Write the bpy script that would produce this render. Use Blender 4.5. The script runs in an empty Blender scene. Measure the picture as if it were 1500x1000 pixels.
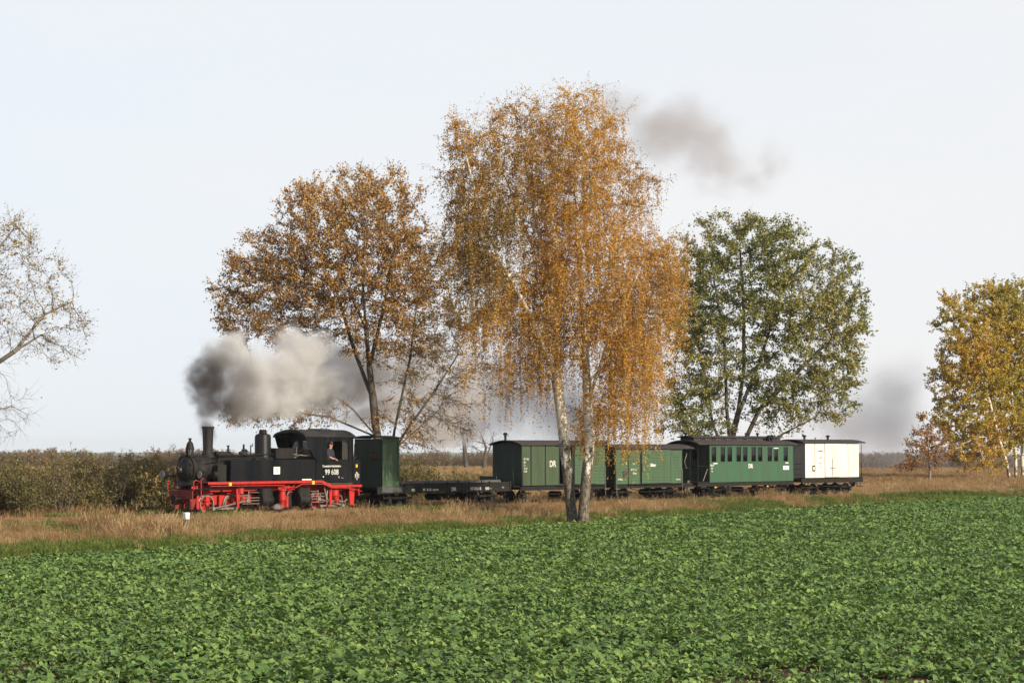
import bpy, math, random
import numpy as np
from mathutils import Vector, Matrix, noise as mnoise

rnd = random.Random(7)
rng = np.random.default_rng(11)
sc = bpy.context.scene
col = sc.collection

# ------------------------------------------------------------------ camera, world, sun
CAMZ, F, YH = 3.3, 3000.0, 655.0
cam_d = bpy.data.cameras.new('camera'); cam = bpy.data.objects.new('camera', cam_d); col.objects.link(cam)
cam.location = (0, 0, CAMZ)
cam.rotation_euler = (math.radians(90) + math.atan((YH - 500) / F), 0, 0)
cam_d.sensor_width = 36; cam_d.lens = 72; cam_d.clip_start = 0.5; cam_d.clip_end = 9000
sc.camera = cam

SUN_AZ = math.radians(134); SUN_EL = math.radians(25)      # azimuth from +Y towards +X
world = bpy.data.worlds.new('World'); sc.world = world; world.use_nodes = True
wn = world.node_tree; wn.nodes.clear()
w_out = wn.nodes.new('ShaderNodeOutputWorld'); w_bg = wn.nodes.new('ShaderNodeBackground')
sky = wn.nodes.new('ShaderNodeTexSky'); sky.sky_type = 'NISHITA'; sky.sun_disc = False
sky.sun_elevation = SUN_EL; sky.sun_rotation = SUN_AZ; sky.air_density = 1.0; sky.dust_density = 2.0; sky.altitude = 50
# thin milky cloud veil over the whole sky, thickest towards the horizon
tc = wn.nodes.new('ShaderNodeTexCoord'); sep = wn.nodes.new('ShaderNodeSeparateXYZ')
wn.links.new(tc.outputs['Generated'], sep.inputs[0])
mr = wn.nodes.new('ShaderNodeMapRange'); mr.inputs[1].default_value = 0.2; mr.inputs[2].default_value = 0.5; mr.interpolation_type = 'SMOOTHSTEP'
mr.inputs[3].default_value = 0.94; mr.inputs[4].default_value = 0.15
wn.links.new(sep.outputs[2], mr.inputs[0])
mapn = wn.nodes.new('ShaderNodeMapping'); mapn.inputs['Scale'].default_value = (2.2, 2.2, 9)
nz = wn.nodes.new('ShaderNodeTexNoise'); nz.inputs['Scale'].default_value = 1.3; nz.inputs['Detail'].default_value = 5
wn.links.new(tc.outputs['Generated'], mapn.inputs[0]); wn.links.new(mapn.outputs[0], nz.inputs['Vector'])
vr = wn.nodes.new('ShaderNodeMapRange'); vr.inputs[1].default_value = 0.3; vr.inputs[2].default_value = 0.7
vr.inputs[3].default_value = 0.0; vr.inputs[4].default_value = 0.75
wn.links.new(nz.outputs[0], vr.inputs[0])
veil = wn.nodes.new('ShaderNodeMix'); veil.data_type = 'RGBA'
VEIL = 8.4
veil.inputs[6].default_value = (0.835 * VEIL, 0.885 * VEIL, 0.94 * VEIL, 1)
veil.inputs[7].default_value = (0.925 * VEIL, 0.905 * VEIL, 0.90 * VEIL, 1)
vx = wn.nodes.new('ShaderNodeMath'); vx.operation = 'MULTIPLY_ADD'; wn.links.new(sep.outputs[0], vx.inputs[0]); vx.inputs[1].default_value = 1.6; wn.links.new(vr.outputs[0], vx.inputs[2]); vx.use_clamp = True
wn.links.new(vx.outputs[0], veil.inputs[0])
wmix = wn.nodes.new('ShaderNodeMix'); wmix.data_type = 'RGBA'
wn.links.new(mr.outputs[0], wmix.inputs[0]); wn.links.new(sky.outputs[0], wmix.inputs[6]); wn.links.new(veil.outputs[2], wmix.inputs[7])
wn.links.new(wmix.outputs[2], w_bg.inputs[0]); w_bg.inputs[1].default_value = 0.10
wn.links.new(w_bg.outputs[0], w_out.inputs[0])

sun_d = bpy.data.lights.new('sun', 'SUN'); sun_d.energy = 5.0; sun_d.angle = math.radians(0.6); sun_d.color = (1.0, 0.90, 0.74)
sun = bpy.data.objects.new('sun', sun_d); col.objects.link(sun); sun.location = (60, -40, 60)
sdir = Vector((math.sin(SUN_AZ) * math.cos(SUN_EL), math.cos(SUN_AZ) * math.cos(SUN_EL), math.sin(SUN_EL)))
sun.rotation_euler = sdir.to_track_quat('Z', 'Y').to_euler()
sc.view_settings.view_transform = 'Standard'; sc.view_settings.look = 'None'
sc.view_settings.exposure = 0.3; sc.view_settings.gamma = 1.0; sc.view_settings.use_curve_mapping = False
sc.render.engine = 'CYCLES'
sc.cycles.volume_bounces = 3; sc.cycles.max_bounces = 7; sc.cycles.diffuse_bounces = 3; sc.cycles.transmission_bounces = 3
sc.cycles.transparent_max_bounces = 12; sc.cycles.volume_step_rate = 0.45; sc.cycles.volume_max_steps = 256
sc.cycles.use_denoising = True; sc.cycles.caustics_reflective = False; sc.cycles.caustics_refractive = False
sc.cycles.use_adaptive_sampling = True; sc.cycles.adaptive_threshold = 0.02
sc.cycles.sample_clamp_indirect = 6

# ------------------------------------------------------------------ geometry of the place
T = np.array([0.677, 0.736]); T /= np.linalg.norm(T)          # direction of the track
N = np.array([T[1], -T[0]])                                    # towards the camera
PC = np.array([-20.14, 78.38])                                 # a point on the centre line
ROT = math.atan2(T[1], T[0]); RAIL = 0.55

def W(X, Y, d):                                                # point of the place at depth d
    return np.array([(X - 750) * d / F, d, CAMZ - (Y - YH) * d / F])
def track(t, n=0.0):
    return PC + T * t + N * n
def edge_n(t):                                                 # distance from the track to the field edge
    return np.maximum(14.9 - 0.19 * t, 4.2 - 0.012 * t)
def sstep(a, b, x):
    q = np.clip((x - a) / (b - a), 0, 1); return q * q * (3 - 2 * q)
def tn(x, y):
    rx, ry = x - PC[0], y - PC[1]
    return rx * T[0] + ry * T[1], rx * N[0] + ry * N[1]
def vnoise(x, y, s, seed=0.0):                                 # cheap smooth noise
    x = x / s + seed * 3.1; y = y / s + seed * 1.7
    return (np.sin(x * 1.0 + 1.3 * np.sin(y * 0.7 + seed)) + np.sin(y * 1.3 + 1.7 * np.sin(x * 0.6 + 2 * seed)) + np.sin((x + y) * 1.9 + seed)) / 3
def ground_z(x, y):
    x = np.asarray(x, float); y = np.asarray(y, float)
    t, n = tn(x, y); e = edge_n(t)
    z = 0.02 * vnoise(x, y, 9) * (1 - sstep(e - 1, e + 1, n) * 0.3)
    prof = 1 - sstep(2.2, np.maximum(e - 0.6, 3.3), n)
    z = z + 0.40 * prof + 0.04 * vnoise(x, y, 1.7, 3) * prof * (np.abs(n) > 2)
    bed = 1 - sstep(1.3, 2.1, np.abs(n))
    z = z * (1 - bed) + 0.40 * bed
    behind = sstep(1.6, 4.0, -n)
    z = z * (1 - behind) + behind * (0.28 + 0.05 * vnoise(x, y, 4, 2))
    ang = x / np.maximum(y, 1)
    far_l = -0.0056 * np.maximum(y - 270, 0)
    far_r = -0.034 * np.maximum(y - 262, 0)
    far_r = np.maximum(far_r, -14 - 0.004 * np.maximum(y - 600, 0))
    w = sstep(0.06, 0.13, ang)
    far_l = np.maximum(far_l, -14)
    z = z + (far_l * (1 - w) + far_r * w)
    return z
def gz(x, y): return float(ground_z(np.array([x]), np.array([y]))[0])

# ------------------------------------------------------------------ helpers: objects
def props(o, label=None, cat=None, group=None, kind=None):
    if label: o['label'] = label
    if cat: o['category'] = cat
    if group: o['group'] = group
    if kind: o['kind'] = kind
    return o
def empty(name, loc, rz=0.0, **k):
    o = bpy.data.objects.new(name, None); col.objects.link(o); o.empty_display_size = 0.3
    o.location = loc; o.rotation_euler = (0, 0, rz); return props(o, **k)

class MB:
    def __init__(s): s.v = []; s.f = []; s.mi = []; s.cur = 0
    def add(s, vs, fs):
        b = len(s.v); s.v += [tuple(p) for p in vs]
        for f in fs: s.f.append(tuple(i + b for i in f)); s.mi.append(s.cur)
        return s
    def box(s, x0, x1, y0, y1, z0, z1):
        vs = [(x, y, z) for x in (x0, x1) for y in (y0, y1) for z in (z0, z1)]
        return s.add(vs, [(0, 1, 3, 2), (4, 6, 7, 5), (0, 4, 5, 1), (2, 3, 7, 6), (0, 2, 6, 4), (1, 5, 7, 3)])
    def bbox(s, x0, x1, y0, y1, z0, z1, b=0.012):                # box with chamfered long edges
        pts = []
        def rect(z, i): return [(x0 + i, y0, z), (x1 - i, y0, z), (x1, y0 + i, z), (x1, y1 - i, z), (x1 - i, y1, z), (x0 + i, y1, z), (x0, y1 - i, z), (x0, y0 + i, z)]
        def inner(z): return [(x0 + b, y0 + b, z), (x1 - b, y0 + b, z), (x1 - b, y0 + b, z), (x1 - b, y1 - b, z), (x1 - b, y1 - b, z), (x0 + b, y1 - b, z), (x0 + b, y1 - b, z), (x0 + b, y0 + b, z)]
        r0, r1 = rect(z0 + b, b), rect(z1 - b, b)
        c0 = [(x0 + b, y0 + b, z0), (x1 - b, y0 + b, z0), (x1 - b, y1 - b, z0), (x0 + b, y1 - b, z0)]
        c1 = [(p[0], p[1], z1) for p in c0]
        vs = c0 + r0 + r1 + c1; m = [0, 1, 1, 2, 2, 3, 3, 0]; fs = [(3, 2, 1, 0), (20, 21, 22, 23)]
        for i in range(8):
            j = (i + 1) % 8
            fs.append((4 + i, 4 + j, 12 + j, 12 + i))
            if m[i] != m[j]: fs += [(m[i], m[j], 4 + j, 4 + i), (12 + i, 12 + j, 20 + m[j], 20 + m[i])]
            else: fs += [(m[i], 4 + j, 4 + i), (12 + i, 12 + j, 20 + m[i])]
        return s.add(vs, fs)
    def cyl(s, p0, p1, r0, r1=None, n=12, caps=True):
        r1 = r0 if r1 is None else r1
        p0, p1 = Vector(p0), Vector(p1); d = (p1 - p0).normalized()
        a = d.orthogonal().normalized(); c = d.cross(a)
        ring = lambda p, r: [p + (a * math.cos(2 * math.pi * i / n) + c * math.sin(2 * math.pi * i / n)) * r for i in range(n)]
        fs = [(i, (i + 1) % n, n + (i + 1) % n, n + i) for i in range(n)]
        if caps: fs += [tuple(range(n))[::-1], tuple(range(n, 2 * n))]
        return s.add(ring(p0, r0) + ring(p1, r1), fs)
    def tube(s, pts, r, n=6):
        pts = [Vector(p) for p in pts]; vs = []; a = None
        for i, p in enumerate(pts):
            d = (pts[min(i + 1, len(pts) - 1)] - pts[max(i - 1, 0)]).normalized()
            a = d.orthogonal().normalized() if a is None else (a - d * a.dot(d)).normalized()
            c = d.cross(a)
            vs += [p + (a * math.cos(2 * math.pi * k / n) + c * math.sin(2 * math.pi * k / n)) * r for k in range(n)]
        fs = [(i * n + k, i * n + (k + 1) % n, (i + 1) * n + (k + 1) % n, (i + 1) * n + k) for i in range(len(pts) - 1) for k in range(n)]
        fs += [tuple(range(n))[::-1], tuple(range((len(pts) - 1) * n, len(pts) * n))]
        return s.add(vs, fs)
    def lathe(s, prof, c, axis='z', n=20, caps=True):                      # prof: list of (radius, height)
        vs = []
        for r, h in prof:
            for i in range(n):
                a = 2 * math.pi * i / n; p, q = r * math.cos(a), r * math.sin(a)
                vs.append({'z': (c[0] + p, c[1] + q, c[2] + h), 'x': (c[0] + h, c[1] + p, c[2] + q), 'y': (c[0] + q, c[1] + h, c[2] + p)}[axis])
        m = len(prof)
        fs = [(j * n + i, j * n + (i + 1) % n, (j + 1) * n + (i + 1) % n, (j + 1) * n + i) for j in range(m - 1) for i in range(n)]
        if caps: fs += [tuple(range(n))[::-1], tuple(range((m - 1) * n, m * n))]
        else: fs += [((m - 1) * n + i, (m - 1) * n + (i + 1) % n, (i + 1) % n, i) for i in range(n)]
        return s.add(vs, fs)
    def prism(s, poly, a0, a1, axis='y'):                      # poly in the plane across the axis
        f = {'y': lambda p, a: (p[0], a, p[1]), 'x': lambda p, a: (a, p[0], p[1]), 'z': lambda p, a: (p[0], p[1], a)}[axis]
        k = len(poly)
        return s.add([f(p, a0) for p in poly] + [f(p, a1) for p in poly],
                     [tuple(range(k)), tuple(range(k, 2 * k))[::-1]] + [(i, k + i, k + (i + 1) % k, (i + 1) % k) for i in range(k)])
    def roof(s, x0, x1, hw, z0, rise, th=0.05, n=12, power=2):
        ys = [-hw + 2 * hw * i / n for i in range(n + 1)]
        top = [(y, z0 + th + rise * (1 - abs(y / hw) ** power)) for y in ys]; bot = [(y, z - th) for y, z in top]
        k = n + 1; vs = [(x, y, z) for x in (x0, x1) for (y, z) in top + bot]; fs = []; o = 2 * k
        for i in range(n):
            fs += [(i, i + 1, o + i + 1, o + i), (k + i, o + k + i, o + k + i + 1, k + i + 1), (i, k + i, k + i + 1, i + 1), (o + i, o + i + 1, o + k + i + 1, o + k + i)]
        fs += [(0, o, o + k, k), (n, k + n, o + k + n, o + n)]
        return s.add(vs, fs)
    def grooved(s, x0, x1, z0, z1, y, n, vertical=False, g=0.012, th=0.03, dep=0.008):   # boards with recessed joints, face at -y side
        a0, a1 = (x0, x1) if vertical else (z0, z1)
        prof = [(a0, 0.0)]; w = (a1 - a0) / n
        for i in range(1, n): c = a0 + w * i; prof += [(c - g / 2, 0), (c - g / 4, dep), (c + g / 4, dep), (c + g / 2, 0)]
        prof.append((a1, 0.0)); k = len(prof); vs = []
        for e in ((z0, z1) if vertical else (x0, x1)):
            for a, q in prof:
                vs.append((a, y + q, e) if vertical else (e, y + q, a))
        vs += [(x0, y + th, z0), (x1, y + th, z0), (x1, y + th, z1), (x0, y + th, z1)]
        fs = [(i, i + 1, k + i + 1, k + i) for i in range(k - 1)]; b = 2 * k
        if vertical: c00, c10, c11, c01 = 0, k - 1, 2 * k - 1, k
        else: c00, c10, c11, c01 = 0, k, 2 * k - 1, k - 1
        fs += [(b, b + 1, b + 2, b + 3), (c00, c10, b + 1, b), (c10, c11, b + 2, b + 1), (c11, c01, b + 3, b + 2), (c01, c00, b, b + 3)]
        return s.add(vs, fs)
    def build(s, name, mats, parent=None, smooth=False, **k):
        me = bpy.data.meshes.new(name); me.from_pydata([tuple(p) for p in s.v], [], s.f)
        mats = mats if isinstance(mats, (list, tuple)) else [mats]
        for m in mats: me.materials.append(m)
        me.polygons.foreach_set('material_index', s.mi)
        bm_fix(me)
        if smooth:
            me.polygons.foreach_set('use_smooth', [True] * len(me.polygons)); me.set_sharp_from_angle(angle=math.radians(35))
        me.update(); o = bpy.data.objects.new(name, me); col.objects.link(o)
        if parent: o.parent = parent
        return props(o, **k)

import bmesh
def bm_fix(me):
    bm = bmesh.new(); bm.from_mesh(me); bmesh.ops.recalc_face_normals(bm, faces=bm.faces); bm.to_mesh(me); bm.free()

def np_mesh(name, V, Fc, mats, mi=None, attrs=None, smooth=False):  # Fc: (k,3) or (k,4) or list of such arrays
    me = bpy.data.meshes.new(name)
    if not isinstance(Fc, list): Fc = [Fc]
    Fc = [f for f in Fc if len(f)]
    tot = sum(len(f) for f in Fc); sizes = np.concatenate([np.full(len(f), f.shape[1]) for f in Fc]); loops = np.concatenate([f.ravel() for f in Fc])
    me.vertices.add(len(V)); me.vertices.foreach_set('co', np.asarray(V, np.float32).ravel())
    me.loops.add(len(loops)); me.loops.foreach_set('vertex_index', loops.astype(np.int32))
    me.polygons.add(tot)
    st = np.zeros(tot, np.int32); st[1:] = np.cumsum(sizes)[:-1]
    me.polygons.foreach_set('loop_start', st); me.polygons.foreach_set('loop_total', sizes.astype(np.int32))
    for m in mats: me.materials.append(m)
    if mi is not None: me.polygons.foreach_set('material_index', mi.astype(np.int32))
    if smooth: me.polygons.foreach_set('use_smooth', np.ones(tot, bool))
    for nm, (dom, arr) in (attrs or {}).items():
        arr = np.asarray(arr)
        if arr.ndim == 2: a = me.attributes.new(nm, 'FLOAT_VECTOR', dom); a.data.foreach_set('vector', arr.astype(np.float32).ravel())
        elif arr.dtype.kind == 'i': a = me.attributes.new(nm, 'INT', dom); a.data.foreach_set('value', arr.astype(np.int32))
        else: a = me.attributes.new(nm, 'FLOAT', dom); a.data.foreach_set('value', arr.astype(np.float32))
    me.update(); me.validate()
    return me
def link(name, me, parent=None, **k):
    o = bpy.data.objects.new(name, me); col.objects.link(o)
    if parent: o.parent = parent
    return props(o, **k)

# ------------------------------------------------------------------ helpers: materials
def newmat(name):
    m = bpy.data.materials.new(name); m.use_nodes = True; nt = m.node_tree; b = nt.nodes['Principled BSDF']; return m, nt, b
def mixrgb(nt, fac, a, b):
    n = nt.nodes.new('ShaderNodeMix'); n.data_type = 'RGBA'
    for sock, val in ((0, fac), (6, a), (7, b)):
        if hasattr(val, 'is_output'): nt.links.new(val, n.inputs[sock])
        elif sock == 0: n.inputs[0].default_value = val
        else: n.inputs[sock].default_value = (*val, 1)
    return n.outputs[2]
def tnoise(nt, scale, detail=4, rough=0.55, coord='Object', stretch=None):
    t = nt.nodes.new('ShaderNodeTexCoord'); n = nt.nodes.new('ShaderNodeTexNoise')
    n.inputs['Scale'].default_value = scale; n.inputs['Detail'].default_value = detail; n.inputs['Roughness'].default_value = rough
    src = t.outputs[coord]
    if stretch:
        mp = nt.nodes.new('ShaderNodeMapping'); mp.inputs['Scale'].default_value = stretch; nt.links.new(src, mp.inputs[0]); src = mp.outputs[0]
    nt.links.new(src, n.inputs['Vector']); return n.outputs[0]
def rampf(nt, fac, lo, hi, a=0.0, b=1.0):
    r = nt.nodes.new('ShaderNodeMapRange'); nt.links.new(fac, r.inputs[0])
    for i, v in zip((1, 2, 3, 4), (lo, hi, a, b)): r.inputs[i].default_value = v
    return r.outputs[0]
def paint(name, c, rough=0.45, dirt=(0.10, 0.075, 0.05), amount=0.45, scale=2.2, metal=0.0, bump=0.15, spec=0.5, grime_scale=(1.6, 1.6, 0.22)):
    m, nt, b = newmat(name)
    n1 = tnoise(nt, scale, 6, 0.65, stretch=grime_scale); n2 = tnoise(nt, scale * 9, 3)
    f = rampf(nt, n1, 0.40, 0.68, 0, amount)
    c1 = mixrgb(nt, rampf(nt, n2, 0.3, 0.7, 0, 0.25), c, tuple(x * 0.75 for x in c))
    nt.links.new(mixrgb(nt, f, c1, dirt), b.inputs['Base Color'])
    nt.links.new(rampf(nt, n1, 0.3, 0.8, rough, min(1, rough + 0.3)), b.inputs['Roughness'])
    b.inputs['Metallic'].default_value = metal; b.inputs['Specular IOR Level'].default_value = spec
    if bump:
        bp = nt.nodes.new('ShaderNodeBump'); bp.inputs['Strength'].default_value = bump; bp.inputs['Distance'].default_value = 0.01
        nt.links.new(n2, bp.inputs['Height']); nt.links.new(bp.outputs[0], b.inputs['Normal'])
    return m
M = {}
M['black'] = paint('loco_black', (0.009, 0.0095, 0.011), 0.35, (0.03, 0.026, 0.022), 0.5, spec=.18)
M['tank'] = paint('tank_black', (0.006, 0.0075, 0.010), 0.26, (0.028, 0.025, 0.022), 0.45, bump=0.05, spec=.12, scale=1.1)
M['soot'] = paint('sooty_iron', (0.010, 0.010, 0.010), 0.5, (0.042, 0.036, 0.03), 0.6, spec=.2)
M['red'] = paint('frame_red', (0.50, 0.014, 0.009), 0.42, (0.06, 0.02, 0.014), 0.75, scale=4)
M['redd'] = paint('shaded_dirty_red', (0.20, 0.014, 0.010), 0.6, (0.03, 0.012, 0.01), 0.6, scale=3)  # shade of the engine front put into a darker red, plus dirt
M['steel'] = paint('worn_steel', (0.27, 0.25, 0.22), 0.4, (0.12, 0.09, 0.06), 0.6, metal=0.5, scale=5)
M['white'] = paint('white_paint', (0.78, 0.77, 0.72), 0.6, (0.4, 0.37, 0.3), 0.25, bump=0)
M['letter'] = paint('faded_lettering', (0.60, 0.59, 0.54), 0.7, (0.2, 0.2, 0.17), 0.5, bump=0, scale=5)
M['yellow'] = paint('lamp_yellow', (0.85, 0.48, 0.03), 0.5, (0.5, 0.3, 0.05), 0.2, bump=0)
M['green'] = paint('wagon_green', (0.052, 0.110, 0.050), 0.5, (0.045, 0.055, 0.03), 0.7, scale=1.4)
M['green2'] = paint('olive_green', (0.044, 0.074, 0.031), 0.6, (0.03, 0.035, 0.02), 0.75, scale=1.4)
M['green3'] = paint('coach_green', (0.040, 0.105, 0.052), 0.4, (0.035, 0.05, 0.03), 0.55, scale=1.2)
M['dgreen'] = paint('dark_green', (0.014, 0.03, 0.018), 0.6, (0.03, 0.03, 0.02), 0.5)  # wagon green darkened to carry the shade on the ends; also posts and edges
M['under'] = paint('underframe', (0.012, 0.012, 0.012), 0.7, (0.035, 0.028, 0.02), 0.5, spec=.25)
M['roofm'] = paint('tar_roof', (0.045, 0.038, 0.036), 0.8, (0.075, 0.062, 0.055), 0.6, spec=.2)
M['lroof'] = paint('loco_roof', (0.016, 0.016, 0.017), 0.55, (0.06, 0.056, 0.052), 0.5, spec=.3)
M['cream'] = paint('cream_boards', (0.72, 0.69, 0.60), 0.6, (0.42, 0.38, 0.31), 0.5, scale=1.6)
M['creamend'] = paint('shaded_cream_end', (0.40, 0.37, 0.33), 0.65, (0.25, 0.22, 0.19), 0.4, scale=1.6)  # the cream boards again, greyed to paint in the shade on the end
M['grey'] = paint('grey_sill', (0.07, 0.07, 0.068), 0.7, (0.07, 0.06, 0.05), 0.5)
M['int'] = paint('dark_inside', (0.02, 0.02, 0.018), 0.8)
M['wood'] = paint('seat_wood', (0.20, 0.09, 0.04), 0.5)
M['rust'] = paint('rail_rust', (0.20, 0.085, 0.045), 0.7, (0.10, 0.05, 0.03), 0.6, scale=6)
M['railtop'] = paint('rail_top', (0.42, 0.34, 0.28), 0.35, (0.3, 0.18, 0.12), 0.3, metal=0.6, scale=6)
M['sleeper'] = paint('sleeper_wood', (0.09, 0.065, 0.045), 0.85, (0.05, 0.04, 0.03), 0.6, scale=6)
M['skin'] = paint('skin', (0.55, 0.30, 0.20), 0.5, (0.4, 0.2, 0.14), 0.2, bump=0)
M['blue'] = paint('work_jacket', (0.02, 0.025, 0.04), 0.8, (0.03, 0.03, 0.03), 0.3)
M['hair'] = paint('dark_hair', (0.03, 0.02, 0.015), 0.7)
M['oldw'] = paint('chipped_white', (0.75, 0.74, 0.66), 0.7, (0.35, 0.32, 0.25), 0.35, scale=5)
def glassmat():
    m, nt, b = newmat('window_glass'); b.inputs['Base Color'].default_value = (0.35, 0.38, 0.37, 1); b.inputs['Roughness'].default_value = 0.03
    g = nt.nodes.new('ShaderNodeBsdfGlossy'); g.inputs['Roughness'].default_value = 0.02; g.inputs['Color'].default_value = (0.9, 0.9, 0.9, 1)
    t = nt.nodes.new('ShaderNodeBsdfTransparent'); t.inputs['Color'].default_value = (0.75, 0.78, 0.76, 1)
    fr = nt.nodes.new('ShaderNodeFresnel'); fr.inputs['IOR'].default_value = 1.6
    mx = nt.nodes.new('ShaderNodeMixShader'); nt.links.new(fr.outputs[0], mx.inputs[0]); nt.links.new(t.outputs[0], mx.inputs[1]); nt.links.new(g.outputs[0], mx.inputs[2])
    nt.links.new(mx.outputs[0], nt.nodes['Material Output'].inputs[0]); return m
M['glass'] = glassmat()

def leafmat(name, stops, attr='tint', inst=None, transl=0.35, rough=0.5, spec=0.4, spread=0.5):
    """colour from a per-leaf value; inst: weight of a per-plant value added to it"""
    m, nt, b = newmat(name)
    a = nt.nodes.new('ShaderNodeAttribute'); a.attribute_name = attr; fac = a.outputs['Fac']
    if inst:
        i = nt.nodes.new('ShaderNodeAttribute'); i.attribute_type = 'INSTANCER'; i.attribute_name = 'itint'
        m1 = nt.nodes.new('ShaderNodeMath'); m1.operation = 'MULTIPLY_ADD'; nt.links.new(i.outputs['Fac'], m1.inputs[0]); m1.inputs[1].default_value = inst
        m2 = nt.nodes.new('ShaderNodeMath'); m2.operation = 'MULTIPLY'; nt.links.new(fac, m2.inputs[0]); m2.inputs[1].default_value = 1 - inst
        nt.links.new(m2.outputs[0], m1.inputs[2]); fac = m1.outputs[0]
    r = nt.nodes.new('ShaderNodeValToRGB'); nt.links.new(fac, r.inputs[0]); els = r.color_ramp.elements
    while len(els) < len(stops): els.new(0.5)
    for e, (p, c) in zip(els, stops): e.position = p; e.color = (*c, 1)
    nt.links.new(r.outputs[0], b.inputs['Base Color']); b.inputs['Roughness'].default_value = rough; b.inputs['Specular IOR Level'].default_value = spec
    tr = nt.nodes.new('ShaderNodeBsdfTranslucent'); nt.links.new(r.outputs[0], tr.inputs[0])
    mx = nt.nodes.new('ShaderNodeMixShader'); mx.inputs[0].default_value = transl
    nt.links.new(b.outputs[0], mx.inputs[1]); nt.links.new(tr.outputs[0], mx.inputs[2]); nt.links.new(mx.outputs[0], nt.nodes['Material Output'].inputs[0])
    return m
def barkmat(name, c1, c2, scale=3.0):
    m, nt, b = newmat(name); n = tnoise(nt, scale, 6, 0.7, stretch=(1, 1, 0.3)); nt.links.new(mixrgb(nt, rampf(nt, n, 0.3, 0.7), c1, c2), b.inputs['Base Color'])
    b.inputs['Roughness'].default_value = 0.85
    bp = nt.nodes.new('ShaderNodeBump'); bp.inputs['Distance'].default_value = 0.03; bp.inputs['Strength'].default_value = 0.6; nt.links.new(n, bp.inputs['Height']); nt.links.new(bp.outputs[0], b.inputs['Normal'])
    return m
def birchbark(name='birch_bark', lo=1.2, hi=4.6):
    m, nt, b = newmat(name)
    n1 = tnoise(nt, 5.0, 5, 0.7, stretch=(1, 1, 2.2)); n2 = tnoise(nt, 2.2, 5, 0.7, stretch=(1.4, 1.4, 0.8)); n3 = tnoise(nt, 14, 4, 0.7, stretch=(1, 1, 0.4))
    tcn = nt.nodes.new('ShaderNodeTexCoord'); sp = nt.nodes.new('ShaderNodeSeparateXYZ'); nt.links.new(tcn.outputs['Object'], sp.inputs[0])
    h = rampf(nt, sp.outputs[2], lo, hi, 0.24, -0.09)                       # rough dark plates at the foot of the stem
    ad = nt.nodes.new('ShaderNodeMath'); ad.operation = 'ADD'; nt.links.new(n2, ad.inputs[0]); nt.links.new(h, ad.inputs[1])
    white = mixrgb(nt, rampf(nt, n1, 0.56, 0.62), (0.62, 0.58, 0.49), (0.05, 0.045, 0.04))
    plates = mixrgb(nt, rampf(nt, n3, 0.42, 0.62), (0.035, 0.028, 0.02), (0.20, 0.16, 0.11))
    nt.links.new(mixrgb(nt, rampf(nt, ad.outputs[0], 0.53, 0.60), white, plates), b.inputs['Base Color']); b.inputs['Roughness'].default_value = 0.75
    bp = nt.nodes.new('ShaderNodeBump'); bp.inputs['Distance'].default_value = 0.02; nt.links.new(n3, bp.inputs['Height']); nt.links.new(bp.outputs[0], b.inputs['Normal'])
    return m
M['oakbark'] = barkmat('oak_bark', (0.045, 0.036, 0.026), (0.12, 0.10, 0.07))
M['greybark'] = barkmat('grey_bark', (0.14, 0.12, 0.09), (0.28, 0.25, 0.19))
M['twig'] = barkmat('twig_bark', (0.07, 0.05, 0.035), (0.14, 0.10, 0.07))
M['birchtwig'] = barkmat('birch_twig', (0.16, 0.10, 0.06), (0.34, 0.26, 0.18))
M['birch'] = birchbark()
M['birch_far'] = birchbark('birch_bark_far', 0.4, 2.0)

# ------------------------------------------------------------------ ground
def axis(dense0, dense1, step, lo, hi, g=1.18):
    a = list(np.arange(dense0, dense1 + 1e-6, step)); s = step
    while a[-1] < hi: s *= g; a.append(a[-1] + s)
    s = step
    while a[0] > lo: s *= g; a.insert(0, a[0] - s)
    return np.array(a)
gx = axis(-46, 62, 1.0, -4200, 4200); gy = axis(-20, 175, 1.0, -300, 6500)
GX, GY = np.meshgrid(gx, gy, indexing='ij'); GZ = ground_z(GX, GY)
V = np.stack([GX.ravel(), GY.ravel(), GZ.ravel()], 1); ny = len(gy)
ii, jj = np.meshgrid(np.arange(len(gx) - 1), np.arange(ny - 1), indexing='ij'); a = (ii * ny + jj).ravel()
t_, n_ = tn(V[:, 0], V[:, 1]); e_ = edge_n(t_)
colr = np.zeros((len(V), 3))
soil = np.array([0.085, 0.052, 0.032]); green = np.array([0.075, 0.13, 0.025]); dry = np.array([0.19, 0.115, 0.058]); brown = np.array([0.30, 0.165, 0.085]); farg = np.array([0.07, 0.12, 0.05])
wf = sstep(-0.5, 0.3, n_ - e_)[:, None]; wb = sstep(4, 14, -n_)[:, None]
c = dry * (1 - wf) + soil * wf
gs = (sstep(-1.8, -0.6, n_ - e_) * (1 - sstep(-0.2, 0.3, n_ - e_)))[:, None]; c = c * (1 - gs) + green * gs
c = c * (1 - wb) + brown * wb
wg = (sstep(292, 300, V[:, 1]) * (1 - sstep(0.08, 0.12, V[:, 0] / np.maximum(V[:, 1], 1))))[:, None]; c = c * (1 - wg) + farg * wg
m, nt, b = newmat('ground_soil')
at = nt.nodes.new('ShaderNodeAttribute'); at.attribute_name = 'zone'
nA = tnoise(nt, 0.5, 8, 0.65, 'Object'); nB = tnoise(nt, 7.0, 6, 0.7, 'Object')
vmx = nt.nodes.new('ShaderNodeVectorMath'); vmx.operation = 'SCALE'; nt.links.new(at.outputs['Vector'], vmx.inputs[0])
mm = nt.nodes.new('ShaderNodeMath'); mm.operation = 'MULTIPLY'; nt.links.new(rampf(nt, nA, 0.25, 0.75, 0.65, 1.3), mm.inputs[0]); nt.links.new(rampf(nt, nB, 0.2, 0.8, 0.6, 1.4), mm.inputs[1])
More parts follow.
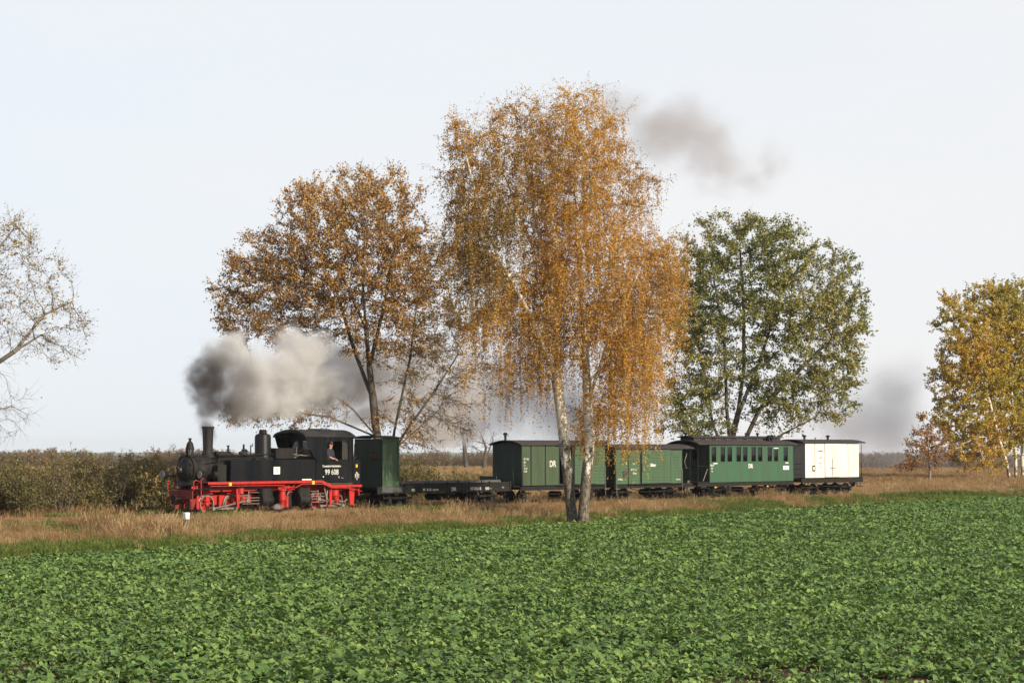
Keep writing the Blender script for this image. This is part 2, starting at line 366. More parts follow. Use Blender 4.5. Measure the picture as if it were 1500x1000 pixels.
nt.links.new(mm.outputs[0], vmx.inputs['Scale']); nt.links.new(vmx.outputs[0], b.inputs['Base Color']); b.inputs['Roughness'].default_value = 0.95; b.inputs['Specular IOR Level'].default_value = 0.1
bp = nt.nodes.new('ShaderNodeBump'); bp.inputs['Distance'].default_value = 0.06; nt.links.new(nB, bp.inputs['Height']); nt.links.new(bp.outputs[0], b.inputs['Normal'])
me = np_mesh('ground', V, np.stack([a, a + ny, a + ny + 1, a + 1], 1), [m], attrs={'zone': ('POINT', c)}, smooth=True)
link('ground', me, kind='structure', label='gently rolling farmland ground under the field and railway')

# ------------------------------------------------------------------ railway track
def to_track(o, t, z=0.0, n=0.0):
    p = track(t, n); o.location = (p[0], p[1], z); o.rotation_euler = (0, 0, ROT); return o
tr = empty('railway_track', (0, 0, 0), kind='structure', label='narrow gauge railway track on a low grassy bank'); to_track(tr, 0, RAIL)
for s in (-1, 1):
    mb = MB(); y = s * 0.40; x0, x1 = -60, 150
    mb.prism([(y - 0.045, -0.11), (y + 0.045, -0.11), (y + 0.045, -0.098), (y + 0.008, -0.085), (y + 0.008, -0.03), (y + 0.024, -0.02), (y + 0.024, -0.003), (y - 0.024, -0.003), (y - 0.024, -0.02), (y - 0.008, -0.03), (y - 0.008, -0.085), (y - 0.045, -0.098)], x0, x1, 'x')
    mb.cur = 1; mb.box(x0, x1, y - 0.022, y + 0.022, -0.003, 0.0)
    mb.build('rail', [M['rust'], M['railtop']], tr)
mb = MB()
for k in range(-85, 215):
    x = k * 0.7 + rnd.uniform(-.03, .03); mb.box(x - 0.11, x + 0.11, -0.75, 0.75, -0.22 + rnd.uniform(0, .01), -0.112)
mb.build('sleeper', M['sleeper'], tr, kind='stuff')

# ------------------------------------------------------------------ lettering
def lettering(text, size, x, z, y, parent, mat=None, name='lettering', bold=0.0, align='CENTER', sx=1.0, extr=0.003):
    cu = bpy.data.curves.new(name, 'FONT'); cu.body = text; cu.size = size; cu.align_x = align; cu.align_y = 'CENTER'; cu.extrude = extr; cu.offset = bold; cu.resolution_u = 3
    tmp = bpy.data.objects.new('tmp_text', cu); col.objects.link(tmp)
    me = bpy.data.meshes.new_from_object(tmp.evaluated_get(bpy.context.evaluated_depsgraph_get())); bpy.data.objects.remove(tmp); bpy.data.curves.remove(cu)
    me.name = name; me.materials.clear(); me.materials.append(mat or M['letter']); me.transform(Matrix.Diagonal((sx, 1, 1, 1)))
    me.transform(Matrix.Rotation(math.pi / 2, 4, 'X')); me.transform(Matrix.Translation((x, y, z)))
    o = bpy.data.objects.new(name, me); col.objects.link(o); o.parent = parent; return o

# ------------------------------------------------------------------ wheels
def wheel_mesh(r, red=False, n=28):
    mb = MB(); w = 0.05
    mb.cur = 1; mb.lathe([(r - 0.05, -w), (r + 0.0, -w), (r + 0.0, 0.02), (r + 0.025, 0.03), (r + 0.025, w), (r - 0.05, w)], (0, 0, 0), 'y', n, False)
    mb.cur = 0; mb.lathe([(0.05, -w - 0.05), (0.09, -w - 0.04), (0.09, w), (0.05, w)], (0, 0, 0), 'y', 12)
    if red:
        for k in range(9):
            a = 2 * math.pi * k / 9; c_, s_ = math.cos(a), math.sin(a)
            mb.tube([(0.07 * c_, -0.01, 0.07 * s_), ((r - .04) * c_, -0.01, (r - .04) * s_)], 0.02, 5)
        mb.prism([(-0.2, -r + 0.05), (0.2, -r + 0.05), (0.26, -r * 0.55), (-0.26, -r * 0.55)], -0.03, 0.02, 'y')
    else:
        mb.lathe([(0.06, -0.02), (r - 0.04, -0.035), (r - 0.04, 0.02), (0.06, 0.015)], (0, 0, 0), 'y', n)
    me = bpy.data.meshes.new('wheel'); me.from_pydata([tuple(p) for p in mb.v], [], mb.f)
    me.materials.append(M['red'] if red else M['under']); me.materials.append(M['steel'] if red else M['soot']); me.polygons.foreach_set('material_index', mb.mi); bm_fix(me); return me
WM = wheel_mesh(0.33); WR = wheel_mesh(0.38, True)
def wheel(parent, x, y, r, me, a=0.0):
    o = bpy.data.objects.new('wheel', me); col.objects.link(o); o.parent = parent; o.location = (x, y, r); o.rotation_euler = (0, a, math.pi if y > 0 else 0); return o
def axle_part(parent, x, r=0.33):
    mb = MB(); mb.cyl((x, -0.36, r), (x, 0.36, r), 0.055, n=8); return mb.build('axle', M['under'], parent)
def bogie(root, xc, wb=1.1, W_=0.62, r=0.33):
    mb = MB()
    for s in (-1, 1):
        mb.box(xc - wb / 2 - 0.35, xc + wb / 2 + 0.35, s * W_ - 0.025, s * W_ + 0.025, 0.40, 0.50)
        for q in (-1, 1):
            mb.bbox(xc + q * wb / 2 - 0.09, xc + q * wb / 2 + 0.09, s * (W_ + 0.05) - 0.06, s * (W_ + 0.05) + 0.06, 0.22, 0.42)
            for k in range(4): mb.box(xc + q * wb / 2 - 0.3 + .04 * k, xc + q * wb / 2 + 0.3 - .04 * k, s * (W_ + .04) - 0.035, s * (W_ + .04) + 0.035, 0.44 + .017 * k, 0.455 + .017 * k)
        mb.tube([(xc - wb / 2, s * W_, 0.2), (xc, s * W_, 0.16), (xc + wb / 2, s * W_, 0.2)], 0.018, 5)
    mb.box(xc - 0.12, xc + 0.12, -W_, W_, 0.40, 0.58)
    bo = mb.build('bogie', M['under'], root)
    for q in (-1, 1):
        axle_part(bo, xc + q * wb / 2, r)
        for s in (-1, 1): wheel(bo, xc + q * wb / 2, s * 0.40, r, WM)
    return bo
def coupler(root, x, d):
    mb = MB(); mb.cyl((x, 0, 0.62), (x + d * 0.30, 0, 0.62), 0.05, n=8); mb.lathe([(0.17, 0), (0.19, d * 0.02), (0.16, d * 0.05)], (x + d * 0.30, 0, 0.62), 'x', 14)
    mb.tube([(x + d * .02, .15, .55), (x + d * .2, .15, .42), (x + d * .38, .15, .5)], 0.02, 5)
    return mb.build('buffer', M['under'], root)
def roof_vent(root, x, y, z, r=0.09, h=0.2):
    mb = MB(); mb.lathe([(r * .6, -0.08), (r * .6, h * .6), (r * 1.15, h * .6), (r * 1.15, h * .85), (r * .5, h)], (x, y, z), 'z', 12)
    return mb.build('roof_vent', M['soot'], root, smooth=True)
def step_part(root, x, y, z0=0.25, z1=0.75, w=0.36):
    mb = MB(); mb.box(x - w / 2, x + w / 2, y - 0.12, y + 0.1, z0, z0 + 0.03); mb.box(x - w / 2, x - w / 2 + 0.02, y + 0.06, y + 0.08, z0, z1); mb.box(x + w / 2 - .02, x + w / 2, y + 0.06, y + 0.08, z0, z1)
    return mb.build('step', M['under'], root)
def handrail(root, pts, r=0.014, mat='under'):
    mb = MB(); mb.tube(pts, r, 5); return mb.build('handrail', M[mat], root)

# ================================================================== locomotive (local x = t - 14)
def loco():
    L = empty('steam_locomotive', (0, 0, 0), label='small black steam locomotive with bright red running gear, at the head of the train', cat='locomotive'); to_track(L, 14.0, RAIL)
    B, bz, br = M['black'], 1.84, 0.57
    xs = -4.35                                                   # smokebox front
    mb = MB(); mb.lathe([(br, 0), (br, 5.6)], (xs + 0.05, 0, bz), 'x', 36)
    for q in (0.02, 1.25, 2.3, 3.4): mb.lathe([(br + .012, q), (br + .012, q + .05)], (xs + 0.05, 0, bz), 'x', 36)
    mb.build('boiler', B, L, smooth=True)
    mb = MB(); mb.lathe([(br + 0.03, 0.0), (br + 0.03, 0.12), (br + .02, .95)], (xs, 0, bz), 'x', 36)
    mb.build('smokebox', M['soot'], L, smooth=True)
    mb = MB(); mb.lathe([(0.10, -0.20), (0.30, -0.15), (0.46, -0.07), (0.52, 0.0)], (xs - 0.002, 0, bz), 'x', 32)
    dr = mb.build('smokebox_door', M['soot'], L, smooth=True)
    mb = MB(); mb.cyl((xs - 0.19, 0, bz), (xs - 0.30, 0, bz), 0.03, n=8); mb.tube([(xs - .28, -0.13, bz - .1), (xs - .28, .13, bz + .1)], .014, 5); mb.tube([(xs - .26, -0.1, bz + .13), (xs - .26, .1, bz - .13)], .014, 5)
    mb.build('door_handle', M['steel'], dr)
    for z in (-.2, .2):
        mb = MB(); mb.box(xs - .1, xs - .02, -.5, .1, bz + z - .03, bz + z + .03); mb.build('hinge', M['soot'], dr)
    mb = MB()
    mb.prism([(xs - 0.25, 1.18), (xs + 0.95, 1.18), (xs + 0.85, 1.45), (xs + 0.05, 1.45)], -0.42, 0.42, 'y'); mb.build('smokebox_saddle', B, L)
    # chimney (centre x = -3.2)
    cx = -3.17; mb = MB()
    mb.lathe([(0.36, 2.33), (0.30, 2.42), (0.23, 2.52), (0.205, 2.62), (0.235, 3.52), (0.262, 3.55), (0.262, 3.63), (0.20, 3.63), (0.185, 3.3)], (cx, 0, 0), 'z', 28)
    ch = mb.build('chimney', M['soot'], L, smooth=True)
    mb = MB(); mb.tube([(cx - .27, -.06, 2.5), (cx - .27, -.06, 3.58)], 0.028, 6); mb.build('exhaust_pipe', M['soot'], ch)
    # air pump pipes behind / beside the chimney and feed pump on smokebox flank
    mb = MB(); mb.lathe([(0.11, 0), (0.13, .03), (0.13, .28), (0.10, .32), (.10, .36), (.12, .38), (.12, .58), (.07, .62)], (cx - .05, -0.72, 1.45), 'z', 14); mb.build('air_pump', M['soot'], L, smooth=True)
    mb = MB(); mb.tube([(cx - .05, -0.72, 2.05), (cx, -.74, 2.25), (cx + .2, -.55, 2.4), (cx + .6, -.3, 2.45)], 0.03, 6); mb.build('steam_pipe', M['soot'], L)
    mb = MB(); mb.tube([(cx + .25, -.35, 2.40), (cx + 3.4, -.35, 2.46)], 0.025, 6); mb.build('steam_pipe', M['soot'], L)
    mb = MB(); mb.lathe([(0.16, 0), (0.17, .06), (.12, .12)], (cx + .36, -.2, 2.36), 'z', 14); mb.cyl((cx + .15, -.3, 2.48), (cx + .75, -.3, 2.48), .1, n=12); mb.build('turbo_generator', M['soot'], L, smooth=True)
    # bell in front of the chimney
    bx = -4.12; mb = MB(); mb.lathe([(0.19, 0), (0.185, .05), (0.15, .20), (0.12, .30), (0.06, .36), (.05, .44), (.08, .46), (.06, .50)], (bx, 0, 2.64), 'z', 18)
    bell = mb.build('bell', M['soot'], L, smooth=True)
    mb = MB(); mb.box(bx - .05, bx + .05, -.2, -.16, 2.38, 2.7); mb.box(bx - .05, bx + .05, .16, .2, 2.38, 2.7); mb.box(bx - .12, bx + .12, -.22, .22, 2.38, 2.44); mb.tube([(bx, 0, 2.66), (bx, 0, 2.56)], .03, 6); mb.build('bell_bracket', M['soot'], bell)
    # lamps
    def lamp(x, y, z, r=0.17):
        mb = MB(); mb.lathe([(r, -0.02), (r + .015, 0.0), (r + .01, .04), (r * .85, .22), (r * .4, .30)], (x, y, z), 'x', 20); mb.box(x + .08, x + .14, y - .03, y + .03, z - r - .16, z - r + .03)
        o = mb.build('headlamp', M['black'], L, smooth=True)
        mb = MB(); mb.lathe([(r - .015, -.045), (r, -.03), (r - .03, -.022)], (x, y, z), 'x', 20); mb.build('lamp_ring', M['steel'], o, smooth=True)
        mb = MB(); mb.lathe([(.02, -.032), (r - .04, -.024), (r - .04, -.022)], (x, y, z), 'x', 18); mb.build('lens', M['glass'], o, smooth=True)
    lamp(-4.98, 0.72, 1.62, 0.18); lamp(-4.20, -0.78, 1.62, 0.17); lamp(-4.68, 0, 2.42, .11)
    mb = MB(); mb.tube([(-4.3, .7, 1.55), (-4.85, .72, 1.55)], .03, 6); mb.build('lamp_bracket', B, L)
    # front platform and buffer beam, red
    R = M['red']; fb = -4.62
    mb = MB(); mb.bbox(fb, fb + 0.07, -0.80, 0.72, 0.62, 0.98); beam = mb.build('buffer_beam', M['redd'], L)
    mb = MB(); mb.bbox(4.68, 4.75, -0.88, 0.88, 0.62, 1.02); mb.build('buffer_beam', R, L)
    coupler(L, fb - 0.0, -1); coupler(L, 4.75, 1)
    mb = MB(); mb.box(fb + .07, -3.45, -0.9, 0.9, 1.0, 1.035); mb.build('front_platform', B, L)
    for y in (-.86, .86):
        handrail(L, [(fb + .03, y, 0.98), (fb + .03, y, 1.32), (fb + .12, y, 1.40), (fb + .5, y * .9, 1.30)], 0.022, 'red')
        handrail(L, [(fb + .42, y * 1.02, 0.30), (fb + .40, y * 1.02, 1.4), (fb + .52, y * 1.02, 1.48)], 0.024, 'red')
        mb = MB(); mb.box(fb + .1, fb + .5, y * 1.06 - .1, y * 1.06 + .1, .28, .31); mb.box(fb + .12, fb + .16, y * 1.06 - .03, y * 1.06, .3, .7); mb.build('step', R, L)
    for y in (-.5, .5):                                           # rail guards
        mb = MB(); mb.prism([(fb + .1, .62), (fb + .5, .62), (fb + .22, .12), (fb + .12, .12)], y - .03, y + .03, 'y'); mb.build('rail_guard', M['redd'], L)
    # main red frame, running boards
    mb = MB()
    for s in (-1, 1): mb.box(fb + .3, 4.6, s * .36 - .02, s * .36 + .02, .86, 1.22)
    mb.box(-3.9, 4.5, -.5, .5, .9, 1.14); mb.build('main_frame', R, L)
    yt = 1.02
    for s in (-1, 1):
        mb = MB(); y0, y1 = sorted((s * (yt + .02), s * .55))
        mb.box(-4.0, 1.95, y0, y1, 1.27, 1.315); y2, y3 = sorted((s * (yt + .045), s * (yt + .02))); mb.box(-4.0, 1.95, y2, y3, 1.21, 1.318)
        mb.prism([(1.95, 1.21), (1.95, 1.318), (2.35, 1.318), (2.95, 1.10), (4.72, 1.10), (4.72, 1.0), (2.9, 1.0), (2.3, 1.21)], y2, y3, 'y')
        mb.build('running_board', R, L)
        handrail(L, [(-3.9, s * (yt + .05), 1.14), (0.1, s * (yt + .05), 1.13), (.35, s * (yt + .05), 1.03), (.8, s * (yt + .05), 1.02), (1.15, s * (yt + .05), 1.16), (2.4, s * (yt + .05), 1.15), (2.9, s * (yt + .05), .98), (4.0, s * (yt + .05), .96), (4.7, s * (yt + .05), .80)], .022, 'red')
        for x in (-3.2, -2.2, -1.2, -.2, 1.4, 3.2, 4.0):
            mb = MB(); y0, y1 = sorted((s * .58, s * (yt + .03))); mb.prism([(y0, 1.27) if s < 0 else (y1, 1.27), (s * .58, 1.27), (s * .58, 1.0)], x - .015, x + .015, 'x'); mb.build('bracket', R, L)
    # side tanks with cab lower sides
    for s in (-1, 1):
        mb = MB(); y0, y1 = sorted((s * .60, s * yt))
        mb.bbox(-2.75, 2.0, y0, y1, 1.318, 2.22, .025)
        o = mb.build('side_tank', M['tank'], L)
        mb = MB()
        for x in (-2.74, -1.2, .35, 1.1, 1.92):
            y2, y3 = sorted((s * yt, s * (yt + .006)))
            for z in np.arange(1.36, 2.2, .07): mb.box(x - .006, x + .006, y2, y3, z, z + .012)
        mb.build('rivet', M['tank'], o, kind='stuff')
        mb = MB(); mb.cyl((-1.2, s * .82, 2.22), (-1.2, s * .82, 2.29), .16, n=16); mb.build('filler_cap', B, o)
    for y in (-.98, .72): mb = MB(); mb.bbox(-3.42, -2.95, y, y + .26, 1.318, 2.02, .02); mb.build('oil_pump_box', M['soot'], L)
    mb = MB(); mb.cyl((-3.42, -.86, 1.62), (-3.6, -.86, 1.62), .14, n=14); mb.build('gauge', M['soot'], L, smooth=True)
    # domes and boxes on top
    dx = -.15; mb = MB(); mb.lathe([(.40, 2.24), (.37, 2.34), (.35, 2.4), (.35, 3.20), (.31, 3.30), (.20, 3.34), (.17, 3.36), (.17, 3.48), (.13, 3.52)], (dx, 0, 0), 'z', 26); mb.build('steam_dome', B, L, smooth=True)
    mb = MB(); mb.bbox(.14, 1.25, -.55, .2, 2.24, 2.72, .03); mb.build('coal_box', M['soot'], L)
    for x in (-2.15,):
        mb = MB(); mb.lathe([(.13, 2.36), (.12, 2.5), (.16, 2.52), (.05, 2.6), (.04, 2.78), (.07, 2.8), (.05, 2.84)], (x, -.1, 0), 'z', 12); mb.tube([(x, -.1, 2.5), (x + .3, -.1, 2.42)], .05, 6); mb.build('safety_valve', M['soot'], L, smooth=True)
    mb = MB(); mb.lathe([(.16, 2.36), (.17, 2.5), (.1, 2.62), (.05, 2.66), (.04, 2.86), (.08, 2.88)], (-1.3, -.1, 0), 'z', 12); mb.cyl((-1.52, -.1, 2.5), (-1.15, -.1, 2.62), .07, n=10); mb.build('safety_valve', M['soot'], L, smooth=True)
    mb = MB(); mb.tube([(-1.08, -.3, 2.3), (-1.08, -.3, 2.85)], .028, 6); mb.tube([(-1.08, -.3, 2.8), (-.98, -.3, 2.8), (-.98, -.3, 2.92)], .02, 6); mb.build('whistle', M['soot'], L)
    for s in (-1, 1): handrail(L, [(-3.9, s * .62, 2.05), (-2.7, s * .62, 2.28), (-.3, s * .62, 2.32)], .018, 'soot')
    # cab
    c0, c1, cw, ce = 2.0, 4.22, 1.03, 3.22
    for s in (-1, 1):
        y0, y1 = sorted((s * cw, s * (cw - .03)))
        # side sheet with a rounded window opening: built as strips round the hole
        wx0, wx1, wz0, wz1, rr = 2.66, 3.92, 2.22, 3.02, .2
        arc = lambda cx_, cz_, a0, a1: [(cx_ + rr * math.cos(a0 + (a1 - a0) * k / 6), cz_ + rr * math.sin(a0 + (a1 - a0) * k / 6)) for k in range(7)]
        inner = [(wx0, wz0)] + arc(wx0 + rr, wz1 - rr, math.pi, math.pi / 2) + arc(wx1 - rr, wz1 - rr, math.pi / 2, 0) + [(wx1, wz0)]
        mb = MB()
        mb.box(c0, c1, y0, y1, 1.22 if s < 0 else 1.22, wz0)
        mb.prism([(c0, wz0), (wx0, wz0)] + inner[1:7] + [(inner[7][0], ce), (c0, ce)], y0, y1, 'y')
        mb.prism([(inner[7][0], ce), inner[7], inner[8], (inner[8][0], ce)], y0, y1, 'y')
        mb.prism([(inner[8][0], ce)] + inner[8:15] + [(wx1, wz0), (c1, wz0), (c1, ce)], y0, y1, 'y')
        side = mb.build('cab_side', M['tank'], L)
        mb = MB(); y2, y3 = sorted((s * cw, s * (cw + .012)))
        for x in (2.03, 2.6, 3.95, c1 - .03): mb.box(x - .022, x + .022, y2, y3, 1.25, ce - .02)
        mb.box(c0, c1, y2, y3 , ce - .05, ce - .02); mb.box(2.05, c1 - .05, y2, y3, 2.18, 2.215); mb.build('cab_beading', M['tank'], side)
        mb = MB(); y2, y3 = sorted((s * (cw - .028), s * (cw - .04))); mb.box(wx1 - .35, wx1 + .02, y2, y3, wz0, wz1); mb.build('window_shutter', M['int'], side)
        handrail(side, [(c1 + .04, s * (cw + .02), 1.3), (c1 + .04, s * (cw + .02), 2.9)], .014, 'soot')
    def wallpoly(z0, hw=cw - .03): return [(-hw, z0), (hw, z0), (hw, ce)] + [(hw * math.cos(math.pi * k / 12), ce + .30 * math.sin(math.pi * k / 12)) for k in range(1, 12)] + [(-hw, ce)]
    # front spectacle wall with two windows
    mb = MB(); mb.box(c0, c0 + .03, -cw + .03, cw - .03, 1.3, 2.25); mb.box(c0, c0 + .03, -.14, .14, 2.25, 3.18)
    for s in (-1, 1): y0, y1 = sorted((s * .14, s * (cw - .03))); mb.box(c0, c0 + .03, y0, y1, 2.25, 2.42); y0, y1 = sorted((s * .80, s * (cw - .03))); mb.box(c0, c0 + .03, y0, y1, 2.42, 3.02)
    mb.prism([(-cw + .03, 3.02), (-.14, 3.02), (-.14, 3.18), (.14, 3.18), (.14, 3.02), (cw - .03, 3.02), (cw - .03, ce)] + [((cw - .03) * math.cos(math.pi * k / 12), ce + .27 * math.sin(math.pi * k / 12)) for k in range(1, 12)] + [(-cw + .03, ce)], c0, c0 + .03, 'x')
    fw = mb.build('cab_front', B, L)
    for s in (-1, 1):
        y0, y1 = sorted((s * .16, s * .78)); mb = MB(); mb.box(c0 + .012, c0 + .018, y0, y1, 2.43, 3.01); g = mb.build('window', M['glass'], fw)
    mb = MB(); mb.prism(wallpoly(1.2), c1 - .03, c1, 'x'); mb.build('cab_rear', M['int'], L)
    mb = MB(); mb.box(c0, c1, -cw + .03, cw - .03, 1.1, 1.2); mb.build('cab_floor', M['int'], L)
    # roof, overhanging in front
    mb = MB(); mb.roof(c0 - .62, c1 + .1, cw + .07, ce - .02, .30, .035, 20, 2.4); rf = mb.build('cab_roof', M['lroof'], L, smooth=True)
    mb = MB(); mb.roof(2.7, 3.5, .5, ce + .27, .06, .03, 8); mb.build('roof_hatch', M['lroof'], rf)
    mb = MB(); mb.prism([(-cw - .05, ce - .04)] + [(-(cw + .05) * math.cos(math.pi * k / 14), ce - .04 + .31 * math.sin(math.pi * k / 14) ** .8) for k in range(1, 14)] + [(cw + .05, ce - .04)] + [((cw - .04) * math.cos(math.pi * k / 14), ce - .12 + .3 * math.sin(math.pi * k / 14) ** .8) for k in range(1, 14)], c0 - .66, c0 - .62, 'x'); mb.build('roof_rim', M['lroof'], rf)
    # side wing plates holding the roof overhang + clutter on the firebox
    mb = MB()
    for s in (-1, 1): y0, y1 = sorted((s * cw, s * (cw - .02))); mb.prism([(c0, 2.25), (c0, ce), (c0 - .6, ce), (c0 - .45, 2.8), (c0 - .12, 2.35)], y0, y1, 'y')
    for o in [mb.build('cab_wing', M['tank'], L, kind='stuff')]: pass
    mb = MB(); mb.tube([(1.3, -.5, 2.28), (1.35, -.5, 2.75)], .016, 5); mb.tube([(1.5, -.2, 2.4), (1.62, -.35, 2.6), (1.9, -.4, 2.62)], .02, 5); mb.tube([(1.05, -.6, 2.45), (1.95, -.75, 2.36)], .018, 5); mb.tube([(1.0, -.7, 2.3), (1.6, -.5, 2.42), (1.98, -.6, 2.4)], .018, 5)
    mb.build('fire_iron', M['steel'], L)
    # coal bunker behind the cab
    mb = MB(); mb.bbox(c1, 4.70, -cw + .04, cw - .04, 1.12, 2.2, .02); mb.build('coal_bunker', M['tank'], L)
    mb = MB()
    for i in range(60):
        x, y = rnd.uniform(c1 + .05, 4.62), rnd.uniform(-.85, .85); s_ = rnd.uniform(.04, .09); mb.lathe([(s_ * .5, -s_), (s_, -s_ * .2), (s_ * .6, s_ * .8)], (x, y, 2.2 + rnd.uniform(0, .12)), 'z', 5)
    mb.build('coal', M['soot'], L, kind='stuff')
    # cab interior hints
    mb = MB(); mb.lathe([(.3, 0), (.33, .05), (.33, .4)], (2.05, 0, 1.9), 'x', 16); mb.build('firebox_backhead', M['soot'], L, smooth=True)
    # running gear: two Meyer bogies, cylinders in the middle
    for (xa, xb, xc, q) in ((-3.55, -2.2, -.72, 1), (3.75, 2.6, 1.42, -1)):
        mb = MB()
        for s in (-1, 1):
            x0, x1 = sorted((xa - .45 * q, xc + .2 * q))
            mb.box(x0, x1, s * .27 - .02, s * .27 + .02, .34, .74)
        mb.box(xa - .1, xa + .1, -.48, .48, .5, .72); mb.box(xb - .1, xb + .1, -.48, .48, .5, .72)
        bo = mb.build('power_bogie', R, L)
        for i, x in enumerate((xa, xb)):
            axle_part(bo, x, .38)
            for s in (-1, 1): wheel(bo, x, s * .40, .38, WR, .6)
        for s in (-1, 1):
            y = s * .82
            mb = MB(); mb.cyl((xc - .28, y, .50), (xc + .28, y, .50), .235, n=24); mb.bbox(xc - .3, xc + .3, min(y - .18, y + .18), max(y - .18, y + .18), .62, 1.0, .03)
            mb.cyl((xc - .34, y, .84), (xc + .34, y, .84), .12, n=16); mb.cyl((xc - .31, y, .50), (xc - .28, y, .50), .26, n=24); mb.cyl((xc + .28, y, .50), (xc + .31, y, .50), .26, n=24)
            cy = mb.build('cylinder', M['soot'], bo, smooth=True)
            St = M['steel']; z = .38
            mb = MB(); mb.tube([(xc - .3 * q, y, .5), (xc - .95 * q, y, .5)], .024, 6); mb.build('piston_rod', St, bo)
            xh = xc - .95 * q
            mb = MB(); mb.bbox(xh - .09, xh + .09, y - .05, y + .05, .42, .58); mb.build('crosshead', St, bo)
            mb = MB(); mb.box(min(xc - .3 * q, xc - 1.25 * q), max(xc - .3 * q, xc - 1.25 * q), y - .03, y + .03, .605, .635); mb.build('slide_bar', St, bo)
            mb = MB(); mb.box(min(xc - .3 * q, xc - 1.25 * q), max(xc - .3 * q, xc - 1.25 * q), y - .03, y + .03, .36, .385); mb.build('slide_bar', St, bo)
            cr = (xa + .02, .19); cr2 = (xb + .02, .19)
            mb = MB(); mb.bbox(min(cr[0], cr2[0]) - .06, max(cr[0], cr2[0]) + .06, y + .12 * (-s) - .02, y + .12 * (-s) + .02, .155, .235, .01)
            for c_ in (cr, cr2): mb.cyl((c_[0], y - .16 * s - .05, c_[1]), (c_[0], y - .16 * s + .07, c_[1]), .065, n=12)
            mb.build('coupling_rod', St, bo)
            mb = MB(); mb.tube([(xh, y, .5), (cr[0], y - .02 * s, .2)], .036, 6); mb.cyl((cr[0], y - .07, .2), (cr[0], y + .03, .2), .075, n=12); mb.build('connecting_rod', St, bo)
            mb = MB(); mb.tube([(xc - .3 * q, y, .84), (xc - .9 * q, y, .84)], .02, 6); mb.tube([(xc - .9 * q, y, .90), (xc - .9 * q, y, .45)], .022, 6); mb.tube([(xc - .9 * q, y, .75), (xc - 1.45 * q, y, .72)], .02, 6); mb.build('valve_rod', St, bo)
            mb = MB(); mb.tube([(xc - 1.45 * q, y, .88), (xc - 1.42 * q, y, .68), (xc - 1.45 * q, y, .48)], .03, 6); mb.tube([(xc - 1.45 * q, y, .48), (xc - 1.95 * q, y, .3)], .02, 6); mb.build('expansion_link', St, bo)
            mb = MB(); mb.box(xc - 1.52 * q - .05, xc - 1.52 * q + .05, min(s * .5, s * .93), max(s * .5, s * .93), .78, 1.0); mb.prism([(xc - 1.60 * q, .2), (xc - 1.50 * q, .2), (xc - 1.46 * q, 1.0), (xc - 1.66 * q, 1.0)], min(s * .88, s * .93), max(s * .88, s * .93), 'y'); mb.build('motion_bracket', R, bo)
            for xw in (xa - .5 * q, (xa + xb) / 2):
                mb = MB(); mb.prism([(xw - .03, .75), (xw + .05, .75), (xw + .09, .38), (xw + .04, .16), (xw - .04, .2)], min(s * .38, s * .45), max(s * .38, s * .45), 'y'); mb.build('brake_shoe', R, bo)
            for xw in (xa, xb):
                mb = MB(); mb.bbox(xw - .10, xw + .10, min(s * .29, s * .33), max(s * .29, s * .33), .28, .50); mb.build('axle_box', R, bo); mb = MB(); mb.box(xw - .3, xw + .3, min(s * .34, s * .46), max(s * .34, s * .46), .80, .85); mb.build('leaf_spring', R, bo)
    # red vertical pump between the cylinders
    for s in (-1, 1):
        y = s * .86
        mb = MB(); mb.lathe([(.12, .98), (.2, .96), (.2, .9), (.15, .88), (.15, .70), (.17, .69), (.17, .5), (.13, .45), (.12, .28), (.06, .16)], (.22, y, 0), 'z', 16); mb.cyl((.48, y, .18), (.48, y, .66), .09, n=12); mb.bbox(-.05, .62, y - .06, y + .06, .94, 1.08); mb.build('feed_pump', R, L, smooth=True)
        mb = MB(); mb.tube([(.52, y, 1.1), (.75, y - .02, 1.0), (.95, y, 1.18)], .03, 6); mb.tube([(.48, y, .7), (.62, y, .85), (.78, y, .82)], .025, 6); mb.build('pump_pipe', R, L)
        mb = MB(); mb.lathe([(.13, 0), (.15, .02), (.15, .24), (.1, .28)], (-2.05, s * .8, .78), 'z', 12); mb.build('sand_pot', R, L)
        mb = MB(); mb.lathe([(.15, 0), (.18, .04), (.18, .26), (.12, .3)], (3.28, s * .85, .60), 'z', 14); mb.lathe([(.13, 0), (.15, .03), (.15, .14), (.1, .17)], (3.36, s * .85, .36), 'z', 14); mb.build('air_reservoir', R, L, smooth=True)
        mb = MB(); mb.prism([(4.08, .95), (4.42, .95), (4.36, .22), (4.12, .22)], min(s * .88, s * .92), max(s * .88, s * .92), 'y'); mb.box(4.05, 4.45, min(s * .82, s * 1.0), max(s * .82, s * 1.0), .2, .23); mb.build('step', R, L)
        mb = MB(); mb.tube([(2.62, y, 1.1), (2.72, y, .75), (2.78, y, .48), (3.0, y, .40), (3.85, y, .36), (4.0, y, .46)], .034, 6); mb.build('steel_pipe', M['steel'], L)
        mb = MB(); mb.bbox(1.72, 1.86, min(s * 1.05, s * 1.12), max(s * 1.05, s * 1.12), 1.14, 1.30); lp = mb.build('marker_lamp', M['yellow'], L)
        mb = MB(); mb.bbox(-2.92, -2.78, min(s * 1.05, s * 1.12), max(s * 1.05, s * 1.12), 1.14, 1.28); lp = mb.build('marker_lamp', M['yellow'], L)
    mb = MB(); mb.box(-.75, -.25, -.3, .3, .3, .85); mb.box(.85, 1.9, -.45, .45, .2, .95); mb.build('ash_pan', M['soot'], L)
    # lettering, plates
    yp = -yt - .008
    mb = MB(); mb.bbox(-.42, -.06, yp - .012, yp + .004, 1.60, 1.92, .004); pl = mb.build('white_plate', M['oldw'], L)
    lettering('I', .20, -.24, 1.76, yp - .016, pl, M['int'], bold=.006)
    lettering('Deutsche Reichsbahn', .125, 2.92, 1.93, -cw - .016, L, bold=.004)
